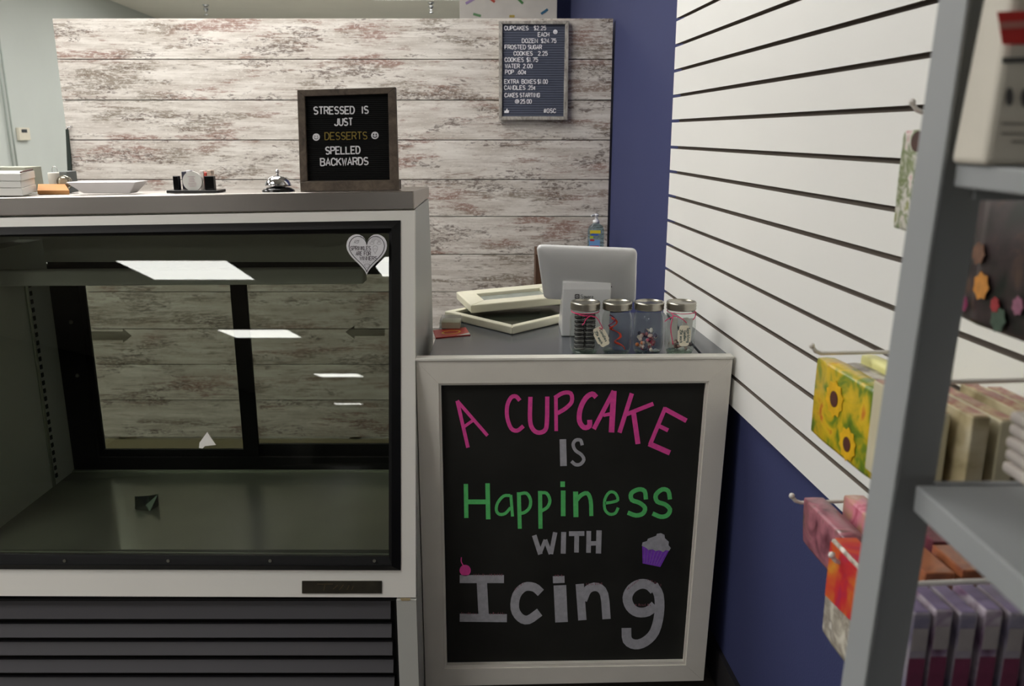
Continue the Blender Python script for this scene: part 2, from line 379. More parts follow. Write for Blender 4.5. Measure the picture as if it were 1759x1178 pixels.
# ------------------------------------------------------------------ plank partition
YP = 3.62
ys = [31, 102, 172, 240.5, 308.5, 372, 437, 501.5, 565, 626, 687, 751]
zs = [U(600, y, YP).z for y in ys]; XL, XR = -1.866, .411
t = thing('plank_partition', (-.7, YP, 0), 'freestanding partition clad in wide whitewashed distressed boards behind the counter', 'partition')
for i in range(len(ys) - 1):
    z1, z0 = zs[i], zs[i + 1]
    mb = MB().box((XL, YP - .001*(i % 2), z0 + .0017), (XR, YP + .014, z1 - .0017))
    part('plank', mb, M_PLANK, t, bevel=.0012, org=(XL, YP, z0))
part('backing_board', MB().box((XL + .004, YP + .015, zs[-1]), (XR - .004, YP + .03, zs[0] - .003)), mat('dark_board', (50, 42, 36), .8), t)
part('base_rail', MB().box((XL, YP + .002, 0), (XR, YP + .028, zs[-1] - .012)), mat('olive_base', (150, 140, 112), .6), t, label='plain olive rail under the boards')
for x in (XL + .05, -.75, XR - .09): part('stud', MB().box((x, YP + .031, 0), (x + .04, YP + .12, zs[0] - .02)), mat('pine_stud', (190, 160, 120), .7), t)

# sprinkle-printed box column behind the partition
xb0, xb1, yb = U(789.5, 10, YB).x, U(957, 10, YB).x, YB
t = thing('sprinkle_printed_box', ((xb0 + xb1)/2, yb + .2, 0), 'tall white box column printed with coloured sprinkles rising behind the partition', 'display column')
part('casing', MB().box((xb0, yb, 0), (xb1, yb + .4, CEIL - .03)), mat('white_card', (226, 220, 212), .6), t, bevel=.003)
spr = [((800, 6), (815, -2), (176, 150, 200)), ((838, -5), (850, 3.5), (196, 74, 52)), ((888, -4), (898, 6), (72, 136, 70)), ((929.5, 24), (941, 16), (50, 106, 140)), ((813, 24), (826, 27.5), (104, 150, 100)), ((875, 28), (884, 28), (196, 170, 80)),
       ((860, 50), (872, 44), (180, 70, 60)), ((905, 62), (918, 68), (60, 110, 150)), ((820, 58), (830, 66), (190, 160, 70))]
for a, b, c in spr:
    part('sprinkle', MB().ribbon([a, ((a[0] + b[0])/2, (a[1] + b[1])/2), b], 4.2, lambda x, y: U(x, y, yb - .0005), (0, -.002, 0)), mat('sprinkle_%d_%d_%d' % c, c, .5), t)

# back-room bits
def wall_pt(px, py): return UP(px, py, Vector((lx(0), 0, 0)), Vector((1, .0775, 0)).normalized())
p = wall_pt(37, 230); dy = Vector((-.0775, 1, 0)).normalized()
t = thing('thermostat', p, 'small beige wall thermostat on the pale grey side wall', 'thermostat')
c = lambda u, z, o: p + dy*u + Vector((o, 0, z))
part('housing', MB().slab([c(-.10, -.055, .002), c(.10, -.055, .002), c(.10, .055, .002), c(-.10, .055, .002)], (.03, 0, 0)), mat('thermostat_beige', (206, 200, 184), .5), t, bevel=.004)
part('screen', MB().slab([c(-.06, .012, .033), c(.04, .012, .033), c(.04, .04, .033), c(-.06, .04, .033)], (.002, 0, 0)), mat('lcd_dark', (50, 54, 60), .2), t, label='small dark display')
pts = [wall_pt(-2, 130), wall_pt(6, 195), wall_pt(24, 293)]
mb = MB()
for k in (0, .06):
    mb.tube([Vector((p_.x + .02, pts[1].y + k, z)) for p_, z in ((pts[1], CEIL - .01), (pts[1], 1.9), (pts[1], .8))], .008)
single('wall_conduit', mb, mat('galvanised_conduit', (158, 166, 160), .5, .1), (pts[1].x + .02, pts[1].y, .8), 'pair of thin metal conduits running down the pale grey wall at the far left', 'conduit')
for (px, py, w) in ((353, 8, 'above the left half of the partition'), (740, 4, 'beside the sprinkle printed box')):
    q = UZ(px, py, CEIL)
    t = thing('fire_sprinkler', q, 'small chrome fire sprinkler head hanging from the ceiling ' + w, 'sprinkler head')
    part('escutcheon', MB().lathe([(.035, -.012), (.04, -.002), (.04, 0)], q, 12), M_CHROME, t)
    part('body', MB().lathe([(.012, -.12), (.028, -.115), (.012, -.10), (.013, -.07), (.03, -.05), (.02, -.012)], q, 12), M_CHROME, t)

# ------------------------------------------------------------------ display cooler
ZT = lambda x: 1.291 + .0156*(x + .229)          # its steel top is a touch lower on the left
XRc, XLc = -.229, -1.40
A0 = Vector((0, 1.97, H - .173)); B0 = Vector((0, 1.80, H - 1.077))
GN = Vector((1, 0, 0)).cross(A0 - B0).normalized()
if GN.y > 0: GN = -GN
def G(x, y, off=0): return UP(x, y, A0 + GN*off, GN)
def ext(p, q, X): k = (X - p.x)/(q.x - p.x); return p + (q - p)*k      # a point on line pq at given X
cooler = thing('display_cooler', (-.8, 2.05, 0), 'white refrigerated display case with a slanted glass front and steel top', 'display case')
YBk = 2.36
part('steel_top', MB().hexa([(XLc - .01, 1.967, ZT(XLc) - .043), (XRc + .002, 1.967, ZT(XRc) - .043), (XRc + .002, 2.325, ZT(XRc) - .040), (XLc - .01, 2.325, ZT(XLc) - .040)],
     [(XLc - .01, 1.967, ZT(XLc)), (XRc + .002, 1.967, ZT(XRc)), (XRc + .002, 2.325, ZT(XRc) - .012), (XLc - .01, 2.325, ZT(XLc) - .012)]), M_STEEL, cooler, bevel=.0025, label='brushed steel top slab')
def front_line(y_l, y_r, xr, off=0):   # points at left end and at pixel xr of a front edge running through measured rows
    a, b = G(0, y_l, off), G(xr, y_r, off)
    return ext(a, b, XLc), b
# white front frame
oTL, oTR = front_line(374, 361, 712.5); oBL, oBR = front_line(1023.5, 1026, 714.3)
iTL, iTR = front_line(390, 378.5, 688); iBL, iBR = front_line(977, 979, 688.5)
back = GN*-.02
part('front_frame', MB().slab([oTL, oTR, iTR, iTL], back).slab([iTR, oTR, oBR, iBR], back).slab([iBL, iBR, oBR, oBL], back), M_WHITE, cooler, label='white enamel rails around the glass')
# black bezel: bevelled outer + flat inner
f0 = GN*.004
b1TL, b1TR = front_line(390, 378.5, 688); b1BL, b1BR = front_line(977, 979, 688.5)
b2TL, b2TR = front_line(404, 392.5, 674); b2BL, b2BR = front_line(967, 969, 674)
g1TL, g1TR = front_line(406, 400, 668); g1BL, g1BR = front_line(951, 956, 668)
mb = MB()
def bez(a, b, c, d, h1, h2): mb.hexa([a - GN*.02, b - GN*.02, c - GN*.02, d - GN*.02], [a + GN*h1, b + GN*h1, c + GN*h2, d + GN*h2])
bez(b1TL, b1TR, b2TR, b2TL, .002, .014); bez(b1TR, b1BR, b2BR, b2TR, .002, .014); bez(b1BR, b1BL, b2BL, b2BR, .002, .014)
bez(b2TL, b2TR, g1TR, g1TL, .006, .001); bez(b2TR, b2BR, g1BR, g1TR, .006, .001); bez(b2BR, b2BL, g1BL, g1BR, .006, .001)
bezel = part('glass_bezel', mb, M_BLACK, cooler, label='black bevelled trim around the front glass')
for px in (-62, 111, 289, 464, 643):
    q = G(px, 963, .006)
    part('screw', MB().slab([q + Vector((.004*math.cos(a), 0, 0)) + (A0 - B0).normalized()*.004*math.sin(a) for a in [2*math.pi*i/8 for i in range(8)]], GN*.0015), mat('screw_steel', (150, 150, 140), .3, 1), bezel)
part('front_glass', MB().slab([g1TL, g1TR, g1BR, g1BL], GN*-.001), M_FGLASS, cooler, label='tinted slanted front glass')
sill = MB().hexa([g1BL - GN*.012, g1BR - GN*.012, g1BR - GN*.016, g1BL - GN*.016], [p_ + Vector((0, 0, .003)) for p_ in (g1BL - GN*.012, g1BR - GN*.012, g1BR - GN*.016, g1BL - GN*.016)])
part('sill_strip', sill, mat('bright_strip', (190, 198, 180), .2, .6), cooler)
# heart sticker (outline, print)
import math as _m
def heart(cx_, cy_, w_, h_, n=40):
    out = []
    for i in range(n):
        a = 2*math.pi*i/n; x = 16*math.sin(a)**3; y = 13*math.cos(a) - 5*math.cos(2*a) - 2*math.cos(3*a) - math.cos(4*a)
        out.append((cx_ + x/32*w_, cy_ - (y + 2.5)/29*h_))
    return out
gs = lambda x, y: G(x, y, .0165)
st = part('heart_sticker', MB().slab([gs(*p_) for p_ in heart(630, 437.5, 70, 71)], GN*.0008), mat('sticker_white', (226, 224, 228), .4), cooler, label='white heart shaped sticker with line drawings on the glass corner')
gi = lambda x, y: G(x, y, .0174)
mb = MB(); hp = heart(630, 436.5, 61, 62); mb.ribbon(hp + hp[:1], 1.1, gi, GN*.0003)
part('outline', mb, M_INK, st)

# ---- single-stroke letter shapes on a 4 x 6 grid (y up)
def arc(cx_, cy_, rx, ry, a0, a1, n=7): return [(cx_ + rx*math.cos(math.radians(a0 + (a1 - a0)*i/n)), cy_ + ry*math.sin(math.radians(a0 + (a1 - a0)*i/n))) for i in range(n + 1)]
O_ = arc(2, 4, 2, 2, 0, 180) + arc(2, 2, 2, 2, 180, 360) + [(4, 4)]
S_ = arc(2, 4.5, 1.9, 1.5, 30, 180, 5) + arc(2, 4.5, 1.9, 1.5, 180, 270, 2)[1:] + arc(2, 1.5, 1.9, 1.5, 90, -150, 8)
GL = {
 'A': [[(0, 0), (2, 6), (4, 0)], [(.8, 2), (3.2, 2)]], 'B': [[(0, 0), (0, 6), (2.6, 6)] + arc(2.4, 4.6, 1.4, 1.4, 70, -90, 5) + [(0, 3.2)], [(2.4, 3.2)] + arc(2.5, 1.6, 1.5, 1.6, 80, -90, 5) + [(0, 0)]],
 'C': [arc(2, 4, 2, 2, 10, 180, 6) + arc(2, 2, 2, 2, 180, 350, 6)], 'D': [[(0, 0), (0, 6), (1.6, 6)] + arc(1.8, 3, 2.2, 3, 80, -80, 8) + [(1.6, 0), (0, 0)]],
 'E': [[(4, 6), (0, 6), (0, 0), (4, 0)], [(0, 3.1), (3.2, 3.1)]], 'F': [[(4, 6), (0, 6), (0, 0)], [(0, 3.1), (3.2, 3.1)]],
 'G': [arc(2, 4, 2, 2, 10, 180, 6) + arc(2, 2, 2, 2, 180, 360, 6) + [(4, 2.8), (2.2, 2.8)]], 'H': [[(0, 0), (0, 6)], [(4, 0), (4, 6)], [(0, 3.1), (4, 3.1)]],
 'I': [[(2, 0), (2, 6)]], 'J': [[(4, 6), (4, 2)] + arc(2, 2, 2, 2, 0, -160, 6)], 'K': [[(0, 0), (0, 6)], [(4, 6), (0, 2.4)], [(1.4, 3.6), (4, 0)]],
 'L': [[(0, 6), (0, 0), (4, 0)]], 'N': [[(0, 0), (0, 6), (4, 0), (4, 6)]], 'O': [O_], '0': [O_], 'P': [[(0, 0), (0, 6), (2.4, 6)] + arc(2.4, 4.5, 1.6, 1.5, 80, -80, 6) + [(0, 3)]],
 'R': [[(0, 0), (0, 6), (2.4, 6)] + arc(2.4, 4.5, 1.6, 1.5, 80, -80, 6) + [(0, 3)], [(2.2, 3), (4, 0)]], 'S': [S_], 'T': [[(0, 6), (4, 6)], [(2, 6), (2, 0)]],
 'U': [[(0, 6), (0, 2)] + arc(2, 2, 2, 2, 180, 360, 7) + [(4, 6)]], 'W': [[(0, 6), (1, 0), (2, 4.5), (3, 0), (4, 6)]], 'X': [[(0, 0), (4, 6)], [(0, 6), (4, 0)]], 'Z': [[(0, 6), (4, 6), (0, 0), (4, 0)]],
 '1': [[(1, 5), (2, 6), (2, 0)]], '2': [arc(2, 4.4, 1.9, 1.6, 170, -20, 6) + [(0, 0), (4, 0)]], '4': [[(3, 0), (3, 6), (0, 1.8), (4, 1.8)]],
 '5': [[(3.8, 6), (.4, 6), (.2, 3.4)] + arc(2, 2, 2, 2, 110, -160, 8)], '6': [[(3, 6), (.4, 3)] + arc(2, 2, 1.9, 2, 160, 510, 10)], '7': [[(0, 6), (4, 6), (1.4, 0)]],
 '$': [S_, [(2, -.8), (2, 6.8)]], 'c|': [arc(2, 2.4, 1.5, 1.8, 40, 320, 7), [(2.2, -.2), (2.2, 5)]], '.': [[(1.7, 0), (2.3, 0)]],
 '@': [arc(2, 3, 2.2, 2.8, -50, 300, 12), arc(2.2, 3, 1, 1.2, 0, 360, 8) + [(3.4, 2)]], '#': [[(.8, 0), (1.6, 6)], [(2.6, 0), (3.4, 6)], [(0, 2), (3.8, 2)], [(.2, 4), (4, 4)]],
 'a': [arc(1.8, 1.8, 1.6, 1.8, 30, 330, 8), [(3.5, 3.5), (3.5, 0)]], 'c': [arc(2, 1.8, 1.7, 1.8, 40, 320, 7)], 'd': [arc(1.8, 1.8, 1.6, 1.8, 30, 330, 8), [(3.5, 6), (3.5, 0)]],
 'e': [[(.3, 1.9), (3.6, 1.9)] + arc(2, 1.9, 1.7, 1.8, 10, 320, 8)], 'g': [arc(1.8, 1.8, 1.6, 1.8, 30, 330, 8), [(3.5, 3.5), (3.5, -1), (2, -2), (.5, -1.4)]], 'h': [[(.4, 0), (.4, 6)], [(.4, 2.4), (2, 3.6), (3.4, 2.8), (3.4, 0)]],
 'i': [[(2, 0), (2, 3.5)], [(2, 4.7), (2, 5.2)]], 'k': [[(.5, 0), (.5, 6)], [(3.3, 3.6), (.6, 1.6)], [(1.5, 2.3), (3.5, 0)]], 'l': [[(2, 0), (2, 6)]], 'n': [[(.4, 0), (.4, 3.6)], [(.4, 2.4), (2, 3.6), (3.4, 2.8), (3.4, 0)]],
 'p': [[(.4, -2), (.4, 3.6)], arc(2.1, 1.8, 1.6, 1.8, 150, -150, 8)], 'q': [arc(1.8, 1.8, 1.6, 1.8, 30, 330, 8), [(3.5, 3.5), (3.5, -2)]], 'r': [[(.6, 0), (.6, 3.6)], [(.6, 2.2), (2, 3.5), (3.2, 3.4)]],
 's': [[(3.2, 3.1), (2, 3.6), (.8, 2.9), (2, 1.9), (3.3, 1), (2.2, 0), (.6, .5)]], 'u': [[(.5, 3.6), (.5, 1), (2, 0), (3.4, 1), (3.4, 3.6)], [(3.4, 1), (3.4, 0)]],
}
def glyphs(text):
    out = []; i = 0
    while i < len(text):
        ch = text[i]
        if ch == '¢': out.append('c|')
        else: out.append(ch)
        i += 1
    return out
NARROW = {'I': .35, '1': .55, '.': .4, 'i': .35, 'l': .35, ' ': .6}
def text_strokes(text, p0, p1, cap):
    """yield (char, strokes) in the 2-D frame whose y grows downward; p0/p1 = left and right ends of the baseline"""
    p0, p1 = Vector(p0), Vector(p1); d = p1 - p0; Ln = d.length; d.normalize(); up = Vector((d.y, -d.x))
    gl = glyphs(text); ws = [NARROW.get(g, 1.0) for g in gl]; gap = .32
    unit = Ln/(sum(ws) + gap*(len(ws) - 1)); x = 0
    for g, w in zip(gl, ws):
        if g != ' ':
            st_ = []
            for s_ in GL[g]:
                q = []
                for u, v in s_:
                    uu = (x + w*unit*(u/4 if w == 1 else .5 + (u - 2)/4/w*.9))
                    pt = p0 + d*uu + up*(cap*v/6); q.append((pt.x, pt.y))
                st_.append(q)
            yield g, st_
        x += (w + gap)*unit
def write(mb, text, p0, p1, cap, w, Mp, t):
    for g, ss in text_strokes(text, p0, p1, cap):
        for q in ss: mb.ribbon(q, w, Mp, t)
    return mb

k = 1/11.78; zz = lambda x, y: (580 + x*k, 390 + y*k)
mb = MB()
write(mb, 'SPRINKLES', zz(262, 468), zz(668, 468), 80*k, 1.15, gi, GN*.0003)
write(mb, 'ARE', zz(370, 572), zz(495, 572), 76*k, 1.15, gi, GN*.0003)
write(mb, 'FOR', zz(535, 572), zz(668, 572), 76*k, 1.15, gi, GN*.0003)
write(mb, 'WINNERS', zz(450, 668), zz(795, 668), 74*k, 1.15, gi, GN*.0003)
part('lettering', mb, mat('grey_print', (112, 106, 112), .6), st)
mb = MB()
for r in (95, 70, 48): mb.ribbon([zz(780 + r*math.cos(math.radians(a)), 300 - r*math.sin(math.radians(a))) for a in range(0, 181, 20)], .5, gi, GN*.0003)
for cx_ in (695, 840): mb.ribbon([zz(cx_ + 42*math.cos(a), 325 + 24*math.sin(a)) for a in [i*math.pi/6 for i in range(13)]], .5, gi, GN*.0003)
mb.ribbon([zz(760 + 48*math.cos(a), 425 + 50*math.sin(a)) for a in [math.pi + i*math.pi/6 for i in range(7)]], .5, gi, GN*.0003)
mb.ribbon([zz(710, 440), zz(758, 535), zz(808, 440), zz(710, 440)], .5, gi, GN*.0003)
mb.ribbon([zz(385 + 42*math.cos(a), 295 + 32*math.sin(a)) for a in [i*math.pi/6 for i in range(13)]], .6, gi, GN*.0003)
mb.ribbon([zz(325, 320), zz(440, 262)], .6, gi, GN*.0003)
mb.ribbon([zz(535, 765), zz(565, 740), zz(625, 740), zz(655, 765), zz(592, 832), zz(535, 765)], .6, gi, GN*.0003)
mb.ribbon([zz(535, 765), zz(655, 765)], .5, gi, GN*.0003)
for a, b in (((520, 700), (535, 725)), ((565, 690), (572, 715)), ((610, 690), (606, 715)), ((660, 700), (645, 725))): mb.ribbon([zz(*a), zz(*b)], .5, gi, GN*.0003)
part('doodle', mb, mat('grey_print2', (150, 146, 150), .6), st, label='small line drawings of rainbow, ice cream cone, planet and gem')

# name plate on the lower white rail (worn, unreadable)
t_ = part('name_plate', MB().slab([G(519, 997), G(656, 997), G(656, 1018.5), G(519, 1018.5)], GN*.003), mat('worn_plate', (52, 48, 38), .35, .4, .35, 40), cooler, bevel=.001, label='dark worn name plate')
mb = MB()
for a, b in (((545, 1003), (572, 1003)), ((558, 1004), (556, 1014)), ((572, 1012), (580, 1005)), ((583, 1013), (590, 1004)), ((596, 1013), (600, 1005)), ((604, 1013), (607, 1006))): mb.ribbon([a, b], 1.0, lambda x, y: G(x, y, .003), GN*.0004)
part('worn_marks', mb, mat('worn_plate_gold', (96, 80, 56), .4, .5), t_)

# lower body front, grille
YG = 1.795
zt = oBR.z - .0005
part('lower_front', MB().box((U(682, 1060, YG).x, YG, .02), (XRc, YG + .02, zt - .004)), M_SIDE, cooler, label='narrow white stile beside the grille')
part('grille_header', MB().box((XLc, YG + .002, U(300, 1033, YG).z), (U(681, 1060, YG).x, YG + .02, zt - .004)), M_BLACK, cooler)
part('chipped_paint', MB().slab([U(687, 1027.5, YG - .001), U(705, 1027.5, YG - .001), U(704, 1031.5, YG - .001), U(690, 1032, YG - .001)], (0, .001, 0)), mat('bare_filler', (176, 158, 120), .8), cooler, label='tan chip in the paint')
rows = [(1035.5, 1064.5), (1078, 1096.5), (1109, 1127), (1139.5, 1157), (1170, 1188), (1201, 1219), (1232, 1249)]
for i, (a, b) in enumerate(rows):
    z1, z0 = U(300, a, YG).z, U(300, b, YG).z
    xr = U(670 + i*1.6, (a + b)/2, YG).x
    part('louver_slat', MB().hexa([(XLc + .01, YG + .004, z0), (xr, YG + .004, z0), (xr, YG + .012, z0), (XLc + .01, YG + .012, z0)],
         [(XLc + .01, YG + .016, z1), (xr, YG + .016, z1), (xr, YG + .024, z1), (XLc + .01, YG + .024, z1)]), M_SLATV, cooler)
part('machine_compartment', MB().box((XLc + .005, YG + .06, .02), (XRc - .02, YG + .08, zt - .01)), M_VOID, cooler)
part('grille_edge', MB().box((U(678, 1060, YG).x, YG + .004, .02), (U(682, 1060, YG).x, YG + .06, zt - .006)), M_BLACK, cooler)
# side panels follow the slanted front
def side_panel(x, x2, m, nm, lb=None):
    sh = -GN*.0205
    pr = [(x, YG + .021, .02), (x, YG + .021, zt - .03), (x, oBR.y + .022, oBR.z + .004), (x, oTR.y + .022, ZT(x) - .045), (x, 2.325, ZT(x) - .045), (x, YBk, 1.1), (x, YBk, .02)]
    return part(nm, MB().slab(pr, (x2 - x, 0, 0)), m, cooler, lb)
side_panel(XRc, XRc - .03, M_SIDE, 'side_panel', 'pale grey enamel end panel')
side_panel(XLc, XLc + .03, M_SIDE, 'side_panel')
ZF = H - .976
LPR = lambda x, h: [(x, 1.845, ZF), (x, 2.335, ZF), (x, 2.335, ZF + h), (x, 1.845 + h*.187, ZF + h)]
part('liner_left', MB().slab(LPR(-1.37, .69), (.064, 0, 0)), M_LINER, cooler, label='grey metal inner wall')
part('liner_right', MB().slab(LPR(-.283, .69), (.024, 0, 0)), M_LINER, cooler)
part('inner_deck', MB().box((-1.37, 1.845, ZF - .012), (-.26, 2.335, ZF)), M_CFLOOR, cooler, label='dull reflective metal deck inside the case')
part('deck_lip', MB().box((-1.306, 2.322, ZF), (-.283, 2.332, ZF + .004)), mat('bright_strip', (190, 198, 180), .2, .6), cooler)
# shelf standard on the left inner wall
def LWp(px, py): return UP(px, py, Vector((-1.305, 0, 0)), Vector((1, 0, 0)))
q0 = LWp(90, 829)
part('shelf_standard', MB().box((-1.306, q0.y, ZF + .001), (-1.302, q0.y + .012, ZF + .62)), mat('bright_strip', (190, 198, 180), .2, .6), cooler)
mb = MB()
for i in range(26): mb.box((-1.306, q0.y + .02, ZF + .02 + i*.023), (-1.3035, q0.y + .03, ZF + .032 + i*.023))
part('slot_row', mb, M_VOID, cooler, stuff=True)
# rear frame and sliding doors
YR = 2.34
R_ = lambda x, y, Y=YR: U(x, y, Y)
hz0, hz1 = R_(300, 806).z, R_(300, 466).z
xs0, xs1 = -1.306, -.283
mb = MB()
mb.box((xs0 - .03, YR, hz0 - .01), (R_(150, 640).x, YR + .012, hz1 + .02))            # left post
mb.box((xs0, YR, hz0 - .01), (xs1, YR + .012, R_(300, 786).z))                        # bottom rail
mb.box((xs0, YR, R_(300, 468).z), (xs1, YR + .012, R_(300, 449).z))                   # top rail
rf = part('rear_frame', mb, M_BLACK, cooler, label='black frame around the rear sliding doors')
for (px, py) in ((122, 553), (133, 645)): part('rivet', MB().sphere(R_(px, py, YR - .001), .006, 8), mat('screw_steel', (150, 150, 140), .3, 1), rf)
part('rear_header', MB().box((XLc + .03, YR - .01, R_(300, 449).z), (XRc - .03, YR + .012, ZT(-1) - .045)), M_HOUS, cooler, label='grey header panel above the rear doors')
def rdoor(x0, x1, z0, z1, Y, w, l):
    d = part('rear_door', MB().ring([(x0, Y, z0), (x1, Y, z0), (x1, Y, z1), (x0, Y, z1)], [(x0 + w[0], Y, z0 + w[1]), (x1 - w[2], Y, z0 + w[1]), (x1 - w[2], Y, z1 - .02), (x0 + w[0], Y, z1 - .02)], (0, .012, 0)), M_BLACK, cooler, l, bevel=.001)
    part('pane', MB().box((x0 + w[0], Y + .004, z0 + w[1]), (x1 - w[2], Y + .007, z1 - .02)), M_RGLASS, d)
    return d
zr1 = R_(300, 462).z
ld = rdoor(R_(146, 640).x, R_(432, 650).x, R_(300, 789).z, zr1, YR + .014, (R_(158, 640).x - R_(146, 640).x, R_(300, 775).z - R_(300, 789).z, R_(432, 650).x - R_(404, 640).x), 'left rear sliding door')
rd = rdoor(R_(418, 650).x, xs1 + .02, R_(300, 790).z, zr1, YR + .030, (.012, R_(300, 769).z - R_(300, 790).z, .01), 'right rear sliding door')
mq = glass_mat('arrow_sticker_film', (.62, .62, .58), 1.3, .3)
mp_ = lambda x, y: R_(x, y, YR + .0165)
part('arrow_sticker', MB().slab([mp_(157, 569), mp_(211, 569), mp_(211, 564), mp_(226, 577), mp_(211, 589), mp_(211, 584), mp_(157, 584)], (0, .001, 0)), mq, ld, 'grey arrow pointing right')
mp2 = lambda x, y: R_(x, y, YR + .0325)
part('arrow_sticker', MB().slab([mp2(661, 564), mp2(609, 564), mp2(609, 559), mp2(593, 570), mp2(609, 582), mp2(609, 577), mp2(661, 577)], (0, .001, 0)), mq, rd, 'grey arrow pointing left')
# interior light housing
q = U(625, 478, 2.1)
z1h, z0h = U(300, 465, 2.1).z, U(300, 491, 2.1).z
part('light_housing', MB().hexa([(xs0, 2.09, z0h), (q.x, 2.09, z0h + .006), (q.x, 2.15, z0h + .006), (xs0, 2.15, z0h)], [(xs0, 2.10, z1h), (q.x, 2.10, z1h + .006), (q.x, 2.13, z1h + .006), (xs0, 2.13, z1h)]), M_HOUS, cooler, bevel=.004, label='unlit grey lamp housing')
# things inside
q = UZ(251, 872, ZF)
mb = MB(); rn = random.Random(3)
pts = [q + Vector((x, y, z)) for x, y, z in [(-.026, -.01, .001), (.02, -.022, .001), (.03, .012, .001), (-.012, .026, .001), (-.03, .006, .030), (.004, -.012, .012), (.034, .004, .038), (.0, .02, .026), (-.014, -.004, .034)]]
mb.add(pts, [(0, 1, 5), (1, 2, 6), (0, 5, 8), (0, 8, 4), (0, 4, 3), (3, 4, 7), (3, 7, 2), (2, 7, 6), (1, 6, 5), (5, 6, 7), (5, 7, 8), (8, 7, 4), (0, 3, 2), (0, 2, 1)])
single('crumpled_wrapper', mb, mat('dark_foil', (70, 84, 74), .22, .8, .3, 60), q, 'small crumpled dark green wrapper lying on the empty cooler deck', 'wrapper')
part('paper_scrap', MB().slab([G(x, y, .002) for x, y in ((356, 742), (371, 764), (352, 766), (348, 770), (342, 769), (343, 760))], GN*.0008), M_PAPER, cooler, 'torn white triangular paper scrap stuck to the glass')

# ------------------------------------------------------------------ counter with the chalkboard
YC = 1.91; ZC = .9
ct = thing('checkout_counter', (.12, 2.18, 0), 'low checkout counter with a dark grey laminate top', 'counter')
part('countertop', MB().slab([(-.20, 1.938, ZC), (.455, 1.938, ZC), (.455, 2.455, ZC), (-.20, 2.455, ZC)], (0, 0, -.03)), M_COUNTER, ct, bevel=.001)
part('filler_strip', MB().slab([(.462, 1.938, ZC), (slat_x(1.938) - .001, 1.938, ZC), (slat_x(2.455) - .001, 2.455, ZC), (.462, 2.455, ZC)], (0, 0, -.03)), M_COUNTER, ct, bevel=.001)
part('cabinet', MB().slab([(-.198, 1.945, .012), (.47, 1.945, .012), (.47, 2.44, .012), (-.198, 2.44, .012)], (0, 0, ZC - .043)), M_SIDE, ct)
part('plinth', MB().box((-.19, 1.955, 0), (.46, 2.43, .012)), mat('brown_plinth', (96, 84, 74), .7), ct)
def CB(x, y, off=0): return U(x, y, YC - off)
cb = thing('chalkboard', CB(970, 1170) + Vector((0, .01, 0)), 'large framed chalkboard with coloured lettering fixed to the counter front', 'chalkboard')
O = [CB(714.5, 619.5), CB(1259, 615.5), CB(1208.5, 1169), CB(731, 1179)]; I = [CB(753.5, 659), CB(1217.5, 655), CB(1178, 1142.5), CB(763.5, 1149)]
names = ['top', 'right', 'bottom', 'left']
for i in range(4):
    j = (i + 1) % 4
    part('frame_rail', MB().slab([O[i], O[j], I[j], I[i]], (0, .026, 0)), M_FRAMEW, cb, bevel=.0006)
def shrink(Q, k_): c_ = sum(Q, Vector())/4; return [c_ + (q - c_)*k_ for q in Q]
I2 = [CB(757, 662.5), CB(1213.5, 658.5), CB(1175, 1138), CB(767.5, 1144)]
part('inner_bead', MB().ring(I, I2, (0, .018, 0)), M_FRAMEW, cb).location.y += .004
part('cap_strip', MB().slab([O[0] + Vector((-.001, -.004, .0)), O[1] + Vector((.001, -.004, 0)), O[1] + Vector((.001, .026, 0)), O[0] + Vector((-.001, .026, 0))], (0, 0, .006)), mat('cap_white', (232, 229, 220), .4), cb, bevel=.001)
PB = 1.926
part('board_panel', MB().slab([U(750, 655, PB), U(1222, 650, PB), U(1183, 1148, PB), U(760, 1153, PB)], (0, .006, 0)), M_CHALK, cb, label='matt black writing surface')
K = 1/3.518
def CA(x, y): return U(740 + x*K, 640 + y*K, PB - .0004)
def CBb(x, y): return U(740 + x*K, 880 + y*K, PB - .0004)
tt = (0, -.0006, 0)
def smooth(pts, n=3):   # Catmull-Rom
    P_ = [Vector(p_) for p_ in pts]
    if len(P_) < 3: return pts
    Q = [P_[0]*2 - P_[1]] + P_ + [P_[-1]*2 - P_[-2]]; out = []
    for i in range(1, len(Q) - 2):
        for j in range(n):
            s_ = j/n; a, b, c_, d_ = Q[i - 1], Q[i], Q[i + 1], Q[i + 2]
            out.append(((b*2) + (c_ - a)*s_ + (a*2 - b*5 + c_*4 - d_)*s_*s_ + (b*3 - a - c_*3 + d_)*s_**3)*.5)
    out.append(P_[-1]); return [(v.x, v.y) for v in out]
def chalk(strokes, Mp, m, lb, taper=True):
    mb = MB()
    for w, *pts in strokes: mb.ribbon(smooth(pts) if len(pts) > 2 else pts, w, Mp, tt)
    return part('chalk_letter', mb, m, cb, lb)
